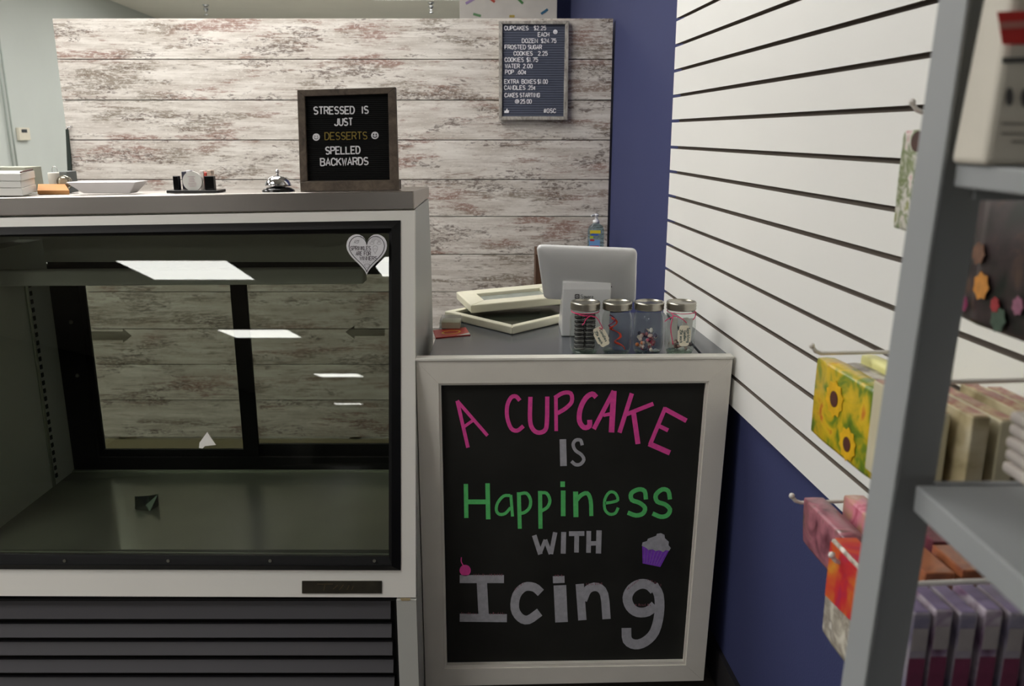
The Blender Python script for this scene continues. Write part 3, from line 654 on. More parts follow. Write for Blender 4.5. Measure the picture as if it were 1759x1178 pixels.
words = [
 (CA, M_PINK, [('A', [(22, (160, 170), (225, 452)), (20, (160, 170), (343, 380)), (18, (203, 325), (262, 283))]),
  ('C', [(24, (538, 168), (515, 143), (485, 150), (462, 200), (462, 270), (485, 335), (522, 350), (560, 322))]),
  ('U', [(26, (602, 146), (600, 290), (620, 345), (655, 362), (692, 345), (702, 290), (704, 144))]),
  ('P', [(22, (758, 352), (756, 145)), (24, (748, 152), (800, 122), (846, 125), (852, 175), (815, 215), (765, 245))]),
  ('C', [(30, (1000, 148), (975, 128), (935, 155), (903, 220), (898, 290), (925, 330), (958, 322), (960, 285))]),
  ('A', [(26, (985, 340), (1106, 110)), (34, (1106, 110), (1092, 360)), (20, (1042, 258), (1100, 245))]),
  ('K', [(26, (1215, 125), (1140, 362)), (24, (1345, 187), (1180, 252)), (30, (1225, 240), (1252, 430))]),
  ('E', [(24, (1418, 210), (1325, 434)), (28, (1412, 218), (1545, 290)), (24, (1372, 318), (1434, 348)), (32, (1318, 428), (1445, 484))])], 'pink'),
 (CA, M_SILVER, [('I', [(40, (798, 402), (802, 563))]), ('S', [(20, (915, 438), (905, 408), (875, 408), (860, 435), (875, 470), (910, 495), (925, 525), (905, 552), (875, 555), (850, 535))])], 'silver'),
 (CA, M_GREEN, [('H', [(26, (212, 672), (215, 877)), (27, (343, 668), (347, 885)), (28, (215, 780), (345, 780))]),
  ('a', [(18, (480, 742), (440, 745), (405, 785), (396, 830), (415, 855), (450, 850), (482, 815)), (18, (484, 738), (494, 868))]),
  ('p', [(24, (532, 722), (538, 942)), (19, (535, 732), (578, 728), (602, 765), (598, 812), (570, 842), (540, 850))]),
  ('p', [(25, (660, 714), (663, 942)), (19, (662, 725), (700, 728), (720, 770), (705, 812), (668, 835))]),
  ('i', [(28, (797, 657), (797, 690)), (28, (800, 712), (800, 866))]),
  ('n', [(30, (875, 718), (877, 872)), (24, (880, 772), (908, 740), (945, 728), (966, 770), (970, 865))]),
  ('e', [(17, (1052, 788), (1095, 782), (1130, 768), (1115, 728), (1080, 722), (1052, 765), (1052, 825), (1080, 854), (1115, 848), (1132, 815))]),
  ('s', [(26, (1300, 765), (1292, 715), (1255, 705), (1212, 728), (1215, 768), (1260, 785), (1294, 815), (1282, 850), (1240, 862), (1190, 845))]),
  ('s', [(26, (1445, 765), (1435, 715), (1398, 705), (1360, 738), (1368, 778), (1415, 795), (1445, 825), (1430, 860), (1390, 870), (1340, 850))])], 'green'),
 (CBb, M_SILVER, [('W', [(28, (625, 138), (662, 252)), (22, (660, 245), (692, 165)), (24, (692, 165), (724, 250)), (26, (726, 250), (752, 120))]), ('I', [(30, (803, 118), (800, 248))]),
  ('T', [(28, (835, 128), (928, 127)), (28, (882, 125), (880, 241))]), ('H', [(28, (955, 112), (953, 243)), (32, (1017, 108), (1013, 247)), (26, (955, 187), (1015, 185))]),
  ('I', [(48, (175, 402), (442, 402)), (62, (308, 410), (320, 632)), (48, (175, 635), (460, 638))]),
  ('c', [(52, (665, 485), (625, 452), (565, 450), (518, 500), (508, 580), (540, 635), (590, 648), (658, 602))]),
  ('i', [(42, (738, 406), (808, 404)), (76, (780, 440), (790, 662))]),
  ('n', [(50, (900, 432), (916, 650)), (50, (920, 530), (950, 465), (1005, 450), (1048, 495), (1062, 643))]),
  ('g', [(58, (1350, 470), (1315, 438), (1265, 432), (1212, 462), (1188, 515), (1205, 570), (1250, 602), (1310, 598), (1355, 560)), (58, (1345, 440), (1378, 500), (1380, 610), (1352, 720), (1295, 780), (1235, 797), (1188, 770), (1182, 698))])], 'silver'),
]
for Mp, m, ls, cn in words:
    for ch, st_ in ls: chalk(st_, Mp, m, '%s letter %s' % (cn, ch))
mb = MB().disc((208, 350), 34, CBb, tt, 20)
part('chalk_cherry', mb.ribbon(smooth([(196, 320), (184, 296), (185, 270)]), 6, CBb, tt), M_PINK, cb, 'pink cherry drawn above the last line')
part('chalk_cupcake', MB().slab([CBb(*p_) for p_ in ((1278, 203), (1442, 224), (1387, 329), (1280, 307))], tt), M_PURPLE, cb, 'purple cupcake wrapper')
mb = MB()
for i in range(7):
    f_ = (i + .5)/7; a = (1282 + 156*f_, 212 + 20*f_); b = (1284 + 98*f_, 300 + 20*f_); mb.ribbon([a, b], 4, lambda x, y: CBb(x, y) + Vector((0, -.0007, 0)), (0, -.0003, 0))
part('chalk_pleats', mb, mat('lilac_chalk', (150, 104, 196), .85), cb)
part('chalk_frosting', MB().slab([CBb(*p_) + Vector((0, -.0008, 0)) for p_ in ((1275, 200), (1280, 180), (1306, 172), (1312, 158), (1340, 148), (1362, 140), (1366, 128), (1390, 124), (1412, 134), (1414, 154), (1438, 176), (1436, 196), (1450, 214), (1440, 230), (1420, 226), (1404, 238), (1380, 226), (1360, 232), (1338, 220), (1316, 226), (1300, 212))], tt), M_SILVER, cb, 'grey frosting swirl')
rn = random.Random(5); mb = MB()   # little sprinkled ticks along the silver letters
for (x0, y0, x1, y1) in ((255, 378, 440, 378), (180, 610, 275, 612), (352, 612, 445, 612), (940, 436, 1040, 430), (505, 470, 560, 426), (1180, 470, 1260, 405), (1310, 405, 1390, 440), (1230, 560, 1330, 560), (745, 384, 800, 382)):
    n = int(math.hypot(x1 - x0, y1 - y0)/9)
    for i in range(n):
        f_ = (i + rn.random())/n; x, y = x0 + (x1 - x0)*f_, y0 + (y1 - y0)*f_
        mb.ribbon([(x, y - rn.uniform(2, 10)), (x + rn.uniform(-3, 3), y + 4)], 2.6, lambda a, b: CBb(a, b) + Vector((0, -.0006, 0)), (0, -.0002, 0))
part('chalk_ticks', mb, mat('dusty_pink_chalk', (142, 86, 98), .85), cb, stuff=True)

# ------------------------------------------------------------------ mason jars
def jar(x, y, label, kind):
    z = ZC + .0008
    t = thing('mason_jar', (x, y, z), label, 'jar', 'mason jars in a row on the counter edge'); c = (x, y, z)
    prof = [(.026, 0), (.031, .003), (.0345, .012), (.0362, .02), (.0366, .05), (.0362, .082), (.0345, .094), (.0315, .102), (.0308, .109)]
    part('glass_body', MB().lathe_open([(.001, .002)] + prof, c, 32), M_JAR, t)
    part('glass_foot', MB().lathe([(.024, 0.0012), (.029, .0018), (.031, .006), (.024, .008)], c, 28), glass_mat('jar_foot_glass', (.66, .74, .68), 1.5) if 'jar_foot_glass' not in MATS else MATS['jar_foot_glass'], t)
    part('lid_band', MB().lathe([(.0295, .108), (.0352, .109), (.036, .112), (.0348, .115), (.0362, .118), (.0350, .121), (.0360, .124), (.0345, .1275), (.0300, .1275), (.0298, .1262)], c, 32), M_LIDM, t)
    part('lid_disc', MB().lathe([(.0298, .1235), (.0298, .1255), (.0282, .1262), (.026, .1240), (.004, .1240)], c, 32), M_LIDM, t)
    return t, Vector(c)
jx = [.1765, .2535, .330, .4075]; jy = 1.979
RIB = []
t1, c1 = jar(jx[0], jy, 'mason jar holding dark striped coils, tied with a pink bow and tilted tag', 0)
for i in range(17):
    mb = MB()
    for s_ in (-.0125, .0125): mb.tube([c1 + Vector((s_ + .0115*math.cos(a), .0115*math.sin(a), .012 + i*.0051 + .001*math.sin(3*a))) for a in [2*math.pi*j/10 for j in range(11)]], .0021, 6)
    part('striped_coil', mb, mat('coil_black', (34, 32, 34), .4) if i % 2 else mat('coil_grey', (120, 118, 116), .4), t1)
t2, c2 = jar(jx[1], jy, 'mason jar with a curly orange red strip inside, no tag', 1)
pts = [c2 + Vector((-.014 + .010*math.sin(a*1.7) + a*.0028, -.012 + .008*math.cos(a*1.7), .088 - a*.0088)) for a in [i*.45 for i in range(20)]]
part('curled_strip', MB().tube(pts, [.0022 + .0012*math.sin(i*1.3) for i in range(20)], 6), mat('orange_red', (226, 66, 36), .5), t2)
part('curled_strip', MB().tube([p_ + Vector((-.004, .004, .006)) for p_ in pts[:9]], .0014, 6), mat('violet_red', (150, 48, 96), .5), t2)
t3, c3 = jar(jx[2], jy, 'mason jar half filled with small mixed pastel trinkets', 2)
rn = random.Random(11)
def fill(t, c, n, zmax, cols, nm):
    for i in range(n):
        a, r = rn.uniform(0, 6.28), rn.uniform(.004, .025); z = .010 + (zmax - .010)*(i/n)
        p0 = c + Vector((r*math.cos(a), r*math.sin(a), z)); d = Vector((rn.uniform(-1, 1), rn.uniform(-1, 1), rn.uniform(-.3, .6))).normalized()*rn.uniform(.006, .012)
        q = p0 + d
        for e in (p0, q):
            rr = math.hypot(e.x - c.x, e.y - c.y)
            if rr > .029: e.x = c.x + (e.x - c.x)*.029/rr; e.y = c.y + (e.y - c.y)*.029/rr
        col = cols[rn.randrange(len(cols))]
        part(nm, MB().tube([p0, (p0 + q)/2, q], [.0030, .0052, .0034], 6), mat('bit_%d_%d_%d' % col, col, .4), t)
fill(t3, c3, 34, .055, [(236, 226, 214), (228, 206, 200), (214, 84, 120), (150, 90, 100), (236, 140, 90), (196, 176, 80), (70, 66, 90), (240, 236, 230)], 'trinket')
t4, c4 = jar(jx[3], jy, 'mason jar tied with a pink cord and an upright ivory tag, rightmost of the row', 3)
fill(t4, c4, 18, .030, [(120, 90, 84), (150, 120, 110), (90, 80, 84), (190, 170, 160)], 'trinket')
for i, (x, y, a) in enumerate(((-.018, .0, .1), (-.010, .012, -.08), (.012, .010, .12), (.02, .0, .2))):
    part('candle_packet', MB().slab([c4 + Vector((x - .007, y, .012)), c4 + Vector((x + .007, y + .002, .012)), c4 + Vector((x + .007 + a*.02, y + .002, .085)), c4 + Vector((x - .007 + a*.02, y, .085))], (0, .001, 0)), mat('packet_white', (236, 234, 230), .4), t4)
# ribbons and tags
def tag_shape(w, h):
    o = []
    for sx, sy in ((1, 1), (-1, 1), (-1, -1), (1, -1)):
        a = [(w*.5, h*.26), (w*.44, h*.36), (w*.30, h*.40), (w*.24, h*.5)]
        a = [(sx*u, sy*v) for u, v in a]
        o += a if sx*sy > 0 else a[::-1]
    return o
def tag_part(t, c, off, rot, w, h, lines, yoff):
    Mt = lambda u, v: Vector((c.x + off[0] + u*math.cos(rot) - v*math.sin(rot), c.y - yoff, c.z + off[1] + u*math.sin(rot) + v*math.cos(rot)))
    tg = part('tag', MB().slab([Mt(*p_) for p_ in tag_shape(w, h)], (0, -.0008, 0)), M_TAG, t, 'scalloped ivory paper tag')
    mb = MB()
    for s_, v, u0, u1 in lines: write(mb, s_, (u0, -v), (u1, -v), .0062, .0011, lambda a, b: Mt(a, -b) + Vector((0, -.0009, 0)), (0, -.0003, 0))
    part('handwriting', mb, mat('teal_ink', (40, 78, 78), .7), tg)
tag_part(t1, c1, (.036, .050), math.radians(-62), .050, .030, [('Candles', .003, -.016, .016), ('25¢ each', -.009, -.018, .016)], .040)
tag_part(t4, c4, (.002, .052), math.radians(-88), .050, .031, [('Sparkling', .007, -.019, .017), ('Candles', -.001, -.012, .012), ('25¢ each', -.010, -.015, .017)], .0395)
def cord(t, c, extra):
    mb = MB().tube([c + Vector((.0335*math.cos(a), .0335*math.sin(a), .1035)) for a in [2*math.pi*i/24 for i in range(25)]], .0009, 6)
    for pts in extra: mb.tube([c + Vector(p_) for p_ in smooth3(pts)], .0011, 6)
    part('pink_cord', mb, M_RIB, t)
def smooth3(pts):
    P_ = [Vector(p_) for p_ in pts]; Q = [P_[0]*2 - P_[1]] + P_ + [P_[-1]*2 - P_[-2]]; out = []
    for i in range(1, len(Q) - 2):
        for j in range(4):
            s_ = j/4; a, b, c_, d_ = Q[i - 1], Q[i], Q[i + 1], Q[i + 2]
            out.append((b*2 + (c_ - a)*s_ + (a*2 - b*5 + c_*4 - d_)*s_*s_ + (b*3 - a - c_*3 + d_)*s_**3)*.5)
    return out + [P_[-1]]
cord(t1, c1, [[(-.030, -.018, .1035), (-.010, -.034, .100), (.010, -.037, .099)], [(.010, -.038, .100), (.0, -.040, .094), (-.006, -.040, .082), (-.010, -.040, .078)], [(.010, -.038, .100), (.024, -.043, .096), (.034, -.044, .080), (.038, -.043, .070), (.030, -.043, .072)]])
cord(t4, c4, [[(-.028, -.022, .1035), (-.024, -.032, .098), (-.034, -.030, .092), (-.043, -.026, .084)], [(-.024, -.032, .100), (-.006, -.041, .094), (.006, -.042, .084)], [(-.026, -.034, .097), (-.030, -.036, .070), (-.026, -.038, .045), (-.023, -.038, .030)], [(.034, -.010, .1035), (.028, -.030, .096), (.022, -.036, .090)]])

# ------------------------------------------------------------------ point-of-sale register
rg = thing('register', (.195, 2.2, ZC), 'white tablet register seen from behind, its screen tilted on a wedge stand', 'cash register')
x0, x1 = U(965.5, 530, 2.14).x, U(1048, 530, 2.14).x
prof = [(2.148, ZC + .001), (2.128, 1.030), (2.130, 1.046), (2.138, 1.052), (2.16, 1.048), (2.262, .93), (2.30, ZC + .001)]
part('stand', MB().slab([(x0, y, z) for y, z in prof], (x1 - x0, 0, 0)), M_REG, rg, bevel=.003)
TL, TR, BR_, BL_ = U(921, 423, 2.085), U(1094.5, 430, 2.07), U(1092, 521, 2.19), U(934, 513, 2.20)
def scr(u, v, o=0):  # bilinear
    p_ = (TL*(1 - u) + TR*u)*(1 - v) + (BL_*(1 - u) + BR_*u)*v
    return p_ + SCN*o
SCN = (TR - TL).cross(BL_ - TL).normalized()
if SCN.y > 0: SCN = -SCN
def rrect(inset, r, n=6):
    W_, H_ = (TR - TL).length, (BL_ - TL).length; o = []
    for cx_, cy_, a0 in ((W_ - inset - r, inset + r, -90), (W_ - inset - r, H_ - inset - r, 0), (inset + r, H_ - inset - r, 90), (inset + r, inset + r, 180)):
        for i in range(n + 1):
            a = math.radians(a0 + 90*i/n); o.append(((cx_ + r*math.cos(a))/W_, (cy_ + r*math.sin(a))/H_))
    return o
rings = [(0.001, .014, -.009), (0, .015, -.004), (.0015, .014, .001), (.006, .012, .004), (.016, .012, .0075), (.034, .012, .0105), (.055, .012, .0115)]
vs, fs = [], []
for ins, r, o in rings: vs += [scr(u, v, o) for u, v in rrect(ins, r)]
n = 28
for j in range(len(rings) - 1): fs += [(j*n + i, j*n + (i + 1) % n, (j + 1)*n + (i + 1) % n, (j + 1)*n + i) for i in range(n)]
fs += [tuple(range(n)), tuple(range((len(rings) - 1)*n, len(rings)*n))]
part('screen_housing', MB().add(vs, fs, True), M_REG, rg, label='rounded white tablet housing')
part('screen', MB().slab([scr(u, v, -.0095) for u, v in rrect(.006, .010)], SCN*-.001), M_PBLACK, rg)
part('socket_shade_strip', MB().slab([scr(.255, .615, .0118), scr(.745, .615, .0118), scr(.745, .64, .0118), scr(.255, .64, .0118)], SCN*.0006), M_INK, rg)  # dark strip paints the shade where the tablet meets its stand
SF = lambda x, y: UP(x, y, Vector((0, 2.1385, .97)) + Vector((0, -.0025, 0)), Vector((0, -1, -.155)).normalized())
mb = MB(); sq = lambda cx_, cy_, h: [(cx_ - h, cy_ - h), (cx_ + h, cy_ - h), (cx_ + h, cy_ + h), (cx_ - h, cy_ + h), (cx_ - h, cy_ - h)]
mb.ribbon(sq(991.3, 509, 3.1), 1.6, SF, (0, -.0004, 0)).slab([SF(990.4, 508.2), SF(992.2, 508.2), SF(992.2, 510), SF(990.4, 510)], (0, -.0004, 0))
write(mb, 'S', (998, 512.4), (1001.4, 512.4), 6.6, .6, SF, (0, -.0004, 0)); write(mb, 'quare', (1003, 512.4), (1019, 512.6), 6.6, .6, SF, (0, -.0004, 0))
part('logo', mb, mat('logo_grey', (70, 70, 74), .5), rg, 'grey square emblem and maker lettering')

# ------------------------------------------------------------------ stacked picture frames
def flat_frame(nm, p, e1, e2, th, rail, tilt, label, panel):
    p = Vector(p); e1 = Vector(e1); e2 = Vector(e2); u1, u2 = e1.normalized(), e2.normalized(); n_ = u1.cross(u2).normalized()
    if n_.z < 0: n_ = -n_
    t = thing(nm, p, label, 'picture frame', 'cream picture frames piled on the counter')
    o = [p, p + e1, p + e1 + e2, p + e2]; i_ = [p + (u1 + u2)*rail, p + e1 + (-u1 + u2)*rail, p + e1 + e2 - (u1 + u2)*rail, p + e2 + (u1 - u2)*rail]
    for k_ in range(4): part('frame_rail', MB().slab([o[k_], o[(k_ + 1) % 4], i_[(k_ + 1) % 4], i_[k_]], n_*th), M_CREAM, t, bevel=.003)
    part('panel', MB().slab([q_ + n_*(th*.45) for q_ in i_], n_*.003), panel, t)
    return t
flat_frame('picture_frame', (0.0, 2.165, ZC + .0015), Vector((.26, .265, 0)), Vector((-.195, .205, 0)), .021, .022, 0, 'cream picture frame lying flat on the counter, underneath', mat('dark_glazing', (38, 42, 34), .12))
flat_frame('picture_frame', (-.115, 2.32, ZC + .0255), Vector((.29, .085, .012)), Vector((-.054, .19, .004)), .024, .052, 0, 'cream picture frame resting askew on top of the other frame', mat('grey_glazing', (150, 156, 150), .1, 0, .2, 30))
# candle packets by the cooler
q = UZ(745, 566, ZC); z = ZC + .0006
t = thing('clear_packet', (-.165, 2.25, ZC), 'small clear plastic packet with white cards beside the cooler', 'packet')
part('plastic_case', MB().hexa([(-.198, 2.215, z), (-.128, 2.215, z), (-.138, 2.30, z), (-.198, 2.30, z)], [(-.196, 2.225, z + .028), (-.134, 2.225, z + .028), (-.142, 2.29, z + .028), (-.196, 2.29, z + .028)]), M_CLEAR, t)
part('card_stack', MB().box((-.192, 2.228, z + .003), (-.142, 2.285, z + .02)), mat('pale_card', (206, 206, 180), .6), t)
q = [UZ(743.7, 568.7, ZC), UZ(799.8, 563.5, ZC), UZ(808, 576, ZC), UZ(748, 581.3, ZC)]
t = thing('gift_card', (q[0] + q[2])/2, 'red card with a yellow oval lying on the dark counter', 'card')
part('card', MB().slab([p_ + Vector((0, 0, .0006)) for p_ in q], (0, 0, .0022)), mat('card_red', (204, 40, 36), .35), t)
mb = MB(); m0 = (q[0] + q[1] + q[2] + q[3])/4; ex = (q[1] - q[0])*.26; ey = (q[3] - q[0])*.22
mb.ribbon([(math.cos(a), math.sin(a)) for a in [2*math.pi*i/20 for i in range(21)]], .22, lambda u, v: m0 + ex*u + ey*v + Vector((0, 0, .0029)), (0, 0, .0003))
part('oval', mb, mat('card_yellow', (232, 190, 60), .4), t)
part('white_corner', MB().slab([p_ + Vector((0, 0, .0029)) for p_ in (q[2], q[2]*.75 + q[1]*.25 - Vector((.0, 0, 0)), q[2]*.6 + q[3]*.4)], (0, 0, .0003)), M_PAPER, t)

# ------------------------------------------------------------------ things on the steel top
def top_z(x, y): return ZT(x) - .012*(y - 1.967)/.358 + .0003
# felt letter board sign
YS = 2.03
sg = thing('letter_board_sign', U(600, 328, YS), 'black felt letter board in a brown wood frame standing on the steel top', 'sign')
sO = [(510.2, 154.4), (679.2, 149.5), (684, 311.5), (515.3, 314.5)]; sI = [(523, 165.6), (666.3, 160.8), (669.3, 309), (527.8, 311)]
P0 = lambda q_, o=0: [U(x, y, YS - o) for x, y in q_]
so, si = P0(sO), P0(sI)
for i in range(4): part('frame_rail', MB().slab([so[i], so[(i + 1) % 4], si[(i + 1) % 4], si[i]], (0, .018, 0)), M_OAK, sg, bevel=.0012)
part('felt_panel', MB().slab(P0([(520, 162), (669, 157), (672, 311), (525, 313)], -.008), (0, .006, 0)), M_FELT, sg)
bz = top_z(-.35, YS) + .0008
b0, b1 = U(515.3, 313, YS - .012), U(685, 310, YS - .012)
part('base_ledge', MB().hexa([(b0.x, YS - .012, top_z(b0.x, YS) + .001), (b1.x, YS - .012, top_z(b1.x, YS) + .001), (b1.x, YS + .03, top_z(b1.x, YS + .03) + .002), (b0.x, YS + .03, top_z(b0.x, YS + .03) + .002)],
     [(b0.x, YS - .012, b0.z), (b1.x, YS - .012, b1.z), (b1.x, YS + .03, b1.z), (b0.x, YS + .03, b0.z)]), M_OAK, sg, bevel=.001)
kz = 1/5.89; SM = lambda x, y: U(500 + x*kz, 140 + y*kz, YS + .0078)
def letters(parent, text, p0, p1, cap, w, Mp, m, t=(0, -.0012, 0)):
    for g, ss in text_strokes(text, p0, p1, cap):
        mb = MB()
        for q_ in ss: mb.ribbon(q_, w, Mp, t)
        part('letter', mb, m, parent)
for s_, x0_, x1_, ya, yb_, m_, w_ in (('STRESSED', 232, 640, 330, 325, M_LETW, 15), ('IS', 716, 782, 324, 322, M_LETW, 15), ('JUST', 440, 622, 446, 443, M_LETW, 15), ('DESSERTS', 344, 770, 589, 582, M_LETG, 11),
                                   ('SPELLED', 352, 698, 735, 728, M_LETW, 15), ('BACKWARDS', 300, 780, 851, 840, M_LETW, 15)):
    letters(sg, s_, (x0_, ya), (x1_, yb_), 72, w_*.85, SM, m_)
def smiley(parent, cx_, cy_, r, Mp, bold, sad=False):
    f_ = part('smiley', MB().disc((cx_, cy_), r, Mp, (0, -.0012, 0), 22), M_LETW, parent, 'round white smiling face')
    mb = MB(); Mq = lambda x, y: Mp(x, y) + Vector((0, -.0013, 0)); b = 1.6 if bold else 1
    for s_ in (-1, 1): mb.disc((cx_ + s_*r*.34, cy_ - r*.25), r*.11*b, Mq, (0, -.0003, 0), 8, r*.17*b)
    mb.ribbon([(cx_ + r*.5*math.cos(a), cy_ + r*.08 + r*.45*math.sin(a)) for a in [math.pi*i/8 for i in range(9)]], r*.14*b, Mq, (0, -.0003, 0))
    part('face_marks', mb, M_INK, f_)
smiley(sg, 255, 562, 37, SM, False); smiley(sg, 849, 545, 38, SM, True)

# service bell
q = Vector((U(478.5, 328, 2.06).x, 2.06, 0)); q.z = top_z(q.x, q.y) + .0006
bl = thing('service_bell', q, 'chrome desk bell with a black base on the steel top', 'bell')
part('base', MB().lathe([(.0385, 0), (.0385, .003), (.030, .009), (.012, .012)], q, 28), M_PBLACK, bl)
part('dome', MB().lathe([(.031, .013), (.0305, .018), (.027, .026), (.020, .033), (.010, .037), (.004, .038)], q, 28), M_CHROME, bl)
part('button', MB().lathe([(.003, .037), (.003, .043), (.0045, .044), (.0045, .048), (.002, .052)], q, 12), M_CHROME, bl)

# card holder
Yh = 2.07; hx = lambda px, py=320: U(px, py, Yh).x
zb = top_z(hx(337), Yh) + .001
ch = thing('card_holder', (hx(337), Yh, zb), 'black acrylic rack holding round white cards on the steel top', 'card holder')
part('base', MB().box((hx(293.5), Yh - .03, zb), (hx(381.5), Yh + .025, zb + .007)), M_PBLACK, ch, bevel=.001)
part('upright', MB().box((hx(303.5), Yh - .02, zb + .007), (hx(312.5), Yh - .004, zb + .040)), M_PBLACK, ch, bevel=.001)
part('upright', MB().box((hx(357), Yh - .02, zb + .007), (hx(372.5), Yh - .004, zb + .040)), M_PBLACK, ch, bevel=.001)
zc = U(336, 310.5, Yh).z
dc = thing('round_card', (hx(336.5), Yh - .02, zc), 'stack of round white printed cards standing in the black rack', 'card')
part('card_face', MB().disc((0, 0), .0232, lambda u, v: Vector((hx(336.5) + u, Yh - .021, zc - v)), (0, .008, 0), 28), M_PAPER, dc)
mb = MB()
for i, w_ in enumerate((.017, .010, .014, .012, .019, .019, .014)): mb.ribbon([(-w_/2 - .001, -.011 + i*.0038), (w_/2, -.011 + i*.0038)], .0007, lambda u, v: Vector((hx(336.5) + u, Yh - .0215, zc - v)), (0, -.0002, 0))
part('printed_line', mb, mat('print_pink_grey', (196, 160, 166), .7), dc, stuff=True)
for x0_, x1_, h_, col, nm in ((314, 321, .050, (66, 66, 78), 'dark grey'), (322, 331, .053, (206, 202, 206), 'pale lilac'), (345, 352, .052, (214, 206, 200), 'off white'), (352.5, 357, .048, (200, 66, 50), 'red'), (357.5, 366, .053, (216, 190, 172), 'pale orange')):
    single('sweet_packet', MB().box((hx(x0_), Yh - .002, zb + .0075), (hx(x1_), Yh + .016, zb + h_)), print_mat('wrapper_' + nm, [col, tuple(min(255, int(c_*1.12)) for c_ in col), tuple(int(c_*.7) for c_ in col)], 60), (hx(x0_), Yh, zb + .0075),
           'small ' + nm + ' wrapped packet standing behind the round cards', 'packet', 'small packets in the black rack', bevel=.0015)

# square white dish
Yd = 2.08; dx = lambda px: U(px, 325, Yd).x; zd = top_z(dx(246), Yd - .03) + .0006
xa, xb_ = dx(127), dx(246); ia, ib = dx(150), dx(229); hd = .027; hw = .03
mb = MB()
out_b = [(ia, Yd - hw*.7, zd), (ib, Yd - hw*.7, zd), (ib, Yd + hw*.7, zd), (ia, Yd + hw*.7, zd)]
out_t = [(xa, Yd - hw*1.2, zd + hd), (xb_, Yd - hw*1.2, zd + hd + .001), (xb_, Yd + hw*1.2, zd + hd + .001), (xa, Yd + hw*1.2, zd + hd)]
in_t = [(xa + .006, Yd - hw*1.2 + .006, zd + hd), (xb_ - .006, Yd - hw*1.2 + .006, zd + hd + .001), (xb_ - .006, Yd + hw*1.2 - .006, zd + hd + .001), (xa + .006, Yd + hw*1.2 - .006, zd + hd)]
in_b = [(ia + .004, Yd - hw*.6, zd + .005), (ib - .004, Yd - hw*.6, zd + .005), (ib - .004, Yd + hw*.6, zd + .005), (ia + .004, Yd + hw*.6, zd + .005)]
vs = out_b + out_t + in_t + in_b; fs = [(3, 2, 1, 0), (12, 13, 14, 15)]
for a, b in ((0, 4), (4, 8), (8, 12)):
    for i in range(4): fs.append((a + i, a + (i + 1) % 4, b + (i + 1) % 4, b + i))
single('square_dish', MB().add(vs, fs), mat('white_ceramic', (236, 232, 232), .15), (dx(187), Yd, zd), 'shallow square white dish with flared rim on the steel top', 'dish', bevel=.0015)

# left cluster
Yk = 2.05; kx = lambda px, Y=Yk: U(px, 320, Y).x
def kz_(x, Y): return top_z(x, Y) + .0006
zk = kz_(-1.14, 1.99)
bs = thing('bakery_box_stack', (kx(0), Yk + .1, zk), 'pile of folded white bakery boxes at the left end of the steel top', 'boxes')
zl = [0, .0185, .034, .052]
for i in range(3):
    xr = [kx(37.5, 1.99), kx(36.5, 1.99), kx(38, 1.99)][i]; xk = xr - .056
    part('folded_box', MB().hexa([(-1.33, 1.99, zk + zl[i] + .001), (xr, 1.99, zk + zl[i] + .001), (xk, 2.15, zk + zl[i] + .001), (-1.33, 2.15, zk + zl[i] + .001)],
         [(-1.33, 1.99, zk + zl[i + 1]), (xr, 1.99, zk + zl[i + 1]), (xk, 2.15, zk + zl[i + 1]), (-1.33, 2.15, zk + zl[i + 1])]), M_PAPER, bs, bevel=.0008)
fl = [(kx(36, 1.99), 1.993), (kx(39, 1.99), 1.993), (kx(61, 2.15), 2.15), (kx(57, 2.15), 2.15)]
part('dark_flap', MB().hexa([(x, y, zk + .0535) for x, y in fl], [(x, y, zk + .0565) for x, y in fl]), mat('maroon_card', (74, 34, 30), .6), bs)
z2 = kz_(-1.19, 2.222)
single('grey_carton', MB().box((-1.385, 2.222, z2), (kx(54, 2.24), 2.30, z2 + .066)), mat('grey_green_card', (176, 178, 162), .6), (-1.3, 2.26, z2), 'low grey green carton behind the white bakery boxes', 'carton', bevel=.001)
Yw = 2.24; zw = kz_(kx(90, Yw), Yw)
cd = thing('cardboard_sheet', (kx(92, 2.18), 2.17, zk), 'flat orange brown cardboard piece on the steel top left of the dish', 'cardboard')
part('sheet', MB().hexa([(kx(63, 2.1), 2.10, kz_(-1.1, 2.1)), (kx(118, 2.1), 2.10, kz_(-1.1, 2.1)), (kx(112, 2.2), 2.20, kz_(-1.1, 2.2)), (kx(66, 2.2), 2.20, kz_(-1.1, 2.2))],
     [(kx(63, 2.1), 2.10, zk + .006), (kx(118, 2.1), 2.10, zk + .006), (kx(112, 2.2), 2.20, zk + .016), (kx(66, 2.2), 2.20, zk + .016)]), mat('kraft_card', (196, 140, 84), .7), cd)
cn = thing('white_canister', (kx(90, Yw), Yw + .02, zw), 'small white canister with a wire loop on its lid', 'canister')
rr = (kx(102.5, Yw) - kx(79, Yw))/2
part('body', MB().lathe([(rr, 0), (rr, .05), (rr*.97, .052)], (kx(90.5, Yw), Yw + .02, zw), 20), mat('canister_white', (222, 220, 210), .5), cn)
part('wire_loop', MB().tube([(kx(90.5, Yw) + .007*math.cos(a), Yw + .02, zw + .056 + .012*math.sin(a)) for a in [math.radians(x) for x in range(-30, 211, 24)]], .0008, 6), M_CHROME, cn)
Yt = 2.22; zt_ = kz_(kx(112, Yt), Yt)
td = thing('tape_dispenser', (kx(112, Yt), Yt, zt_), 'grey tape dispenser with a shiny roll beside the white canister', 'tape dispenser')
part('body', MB().box((kx(104, Yt), Yt, zt_), (kx(118, Yt), Yt + .05, zt_ + .055)), mat('dispenser_grey', (110, 116, 114), .4), td, bevel=.002)
part('roll', MB().lathe([(.008, -.006), (.018, -.006), (.018, .006), (.008, .006)], (kx(116, Yt), Yt - .012, zt_ + .028), 20, 'y'), mat('tape_silver', (186, 182, 166), .15, .8), td)
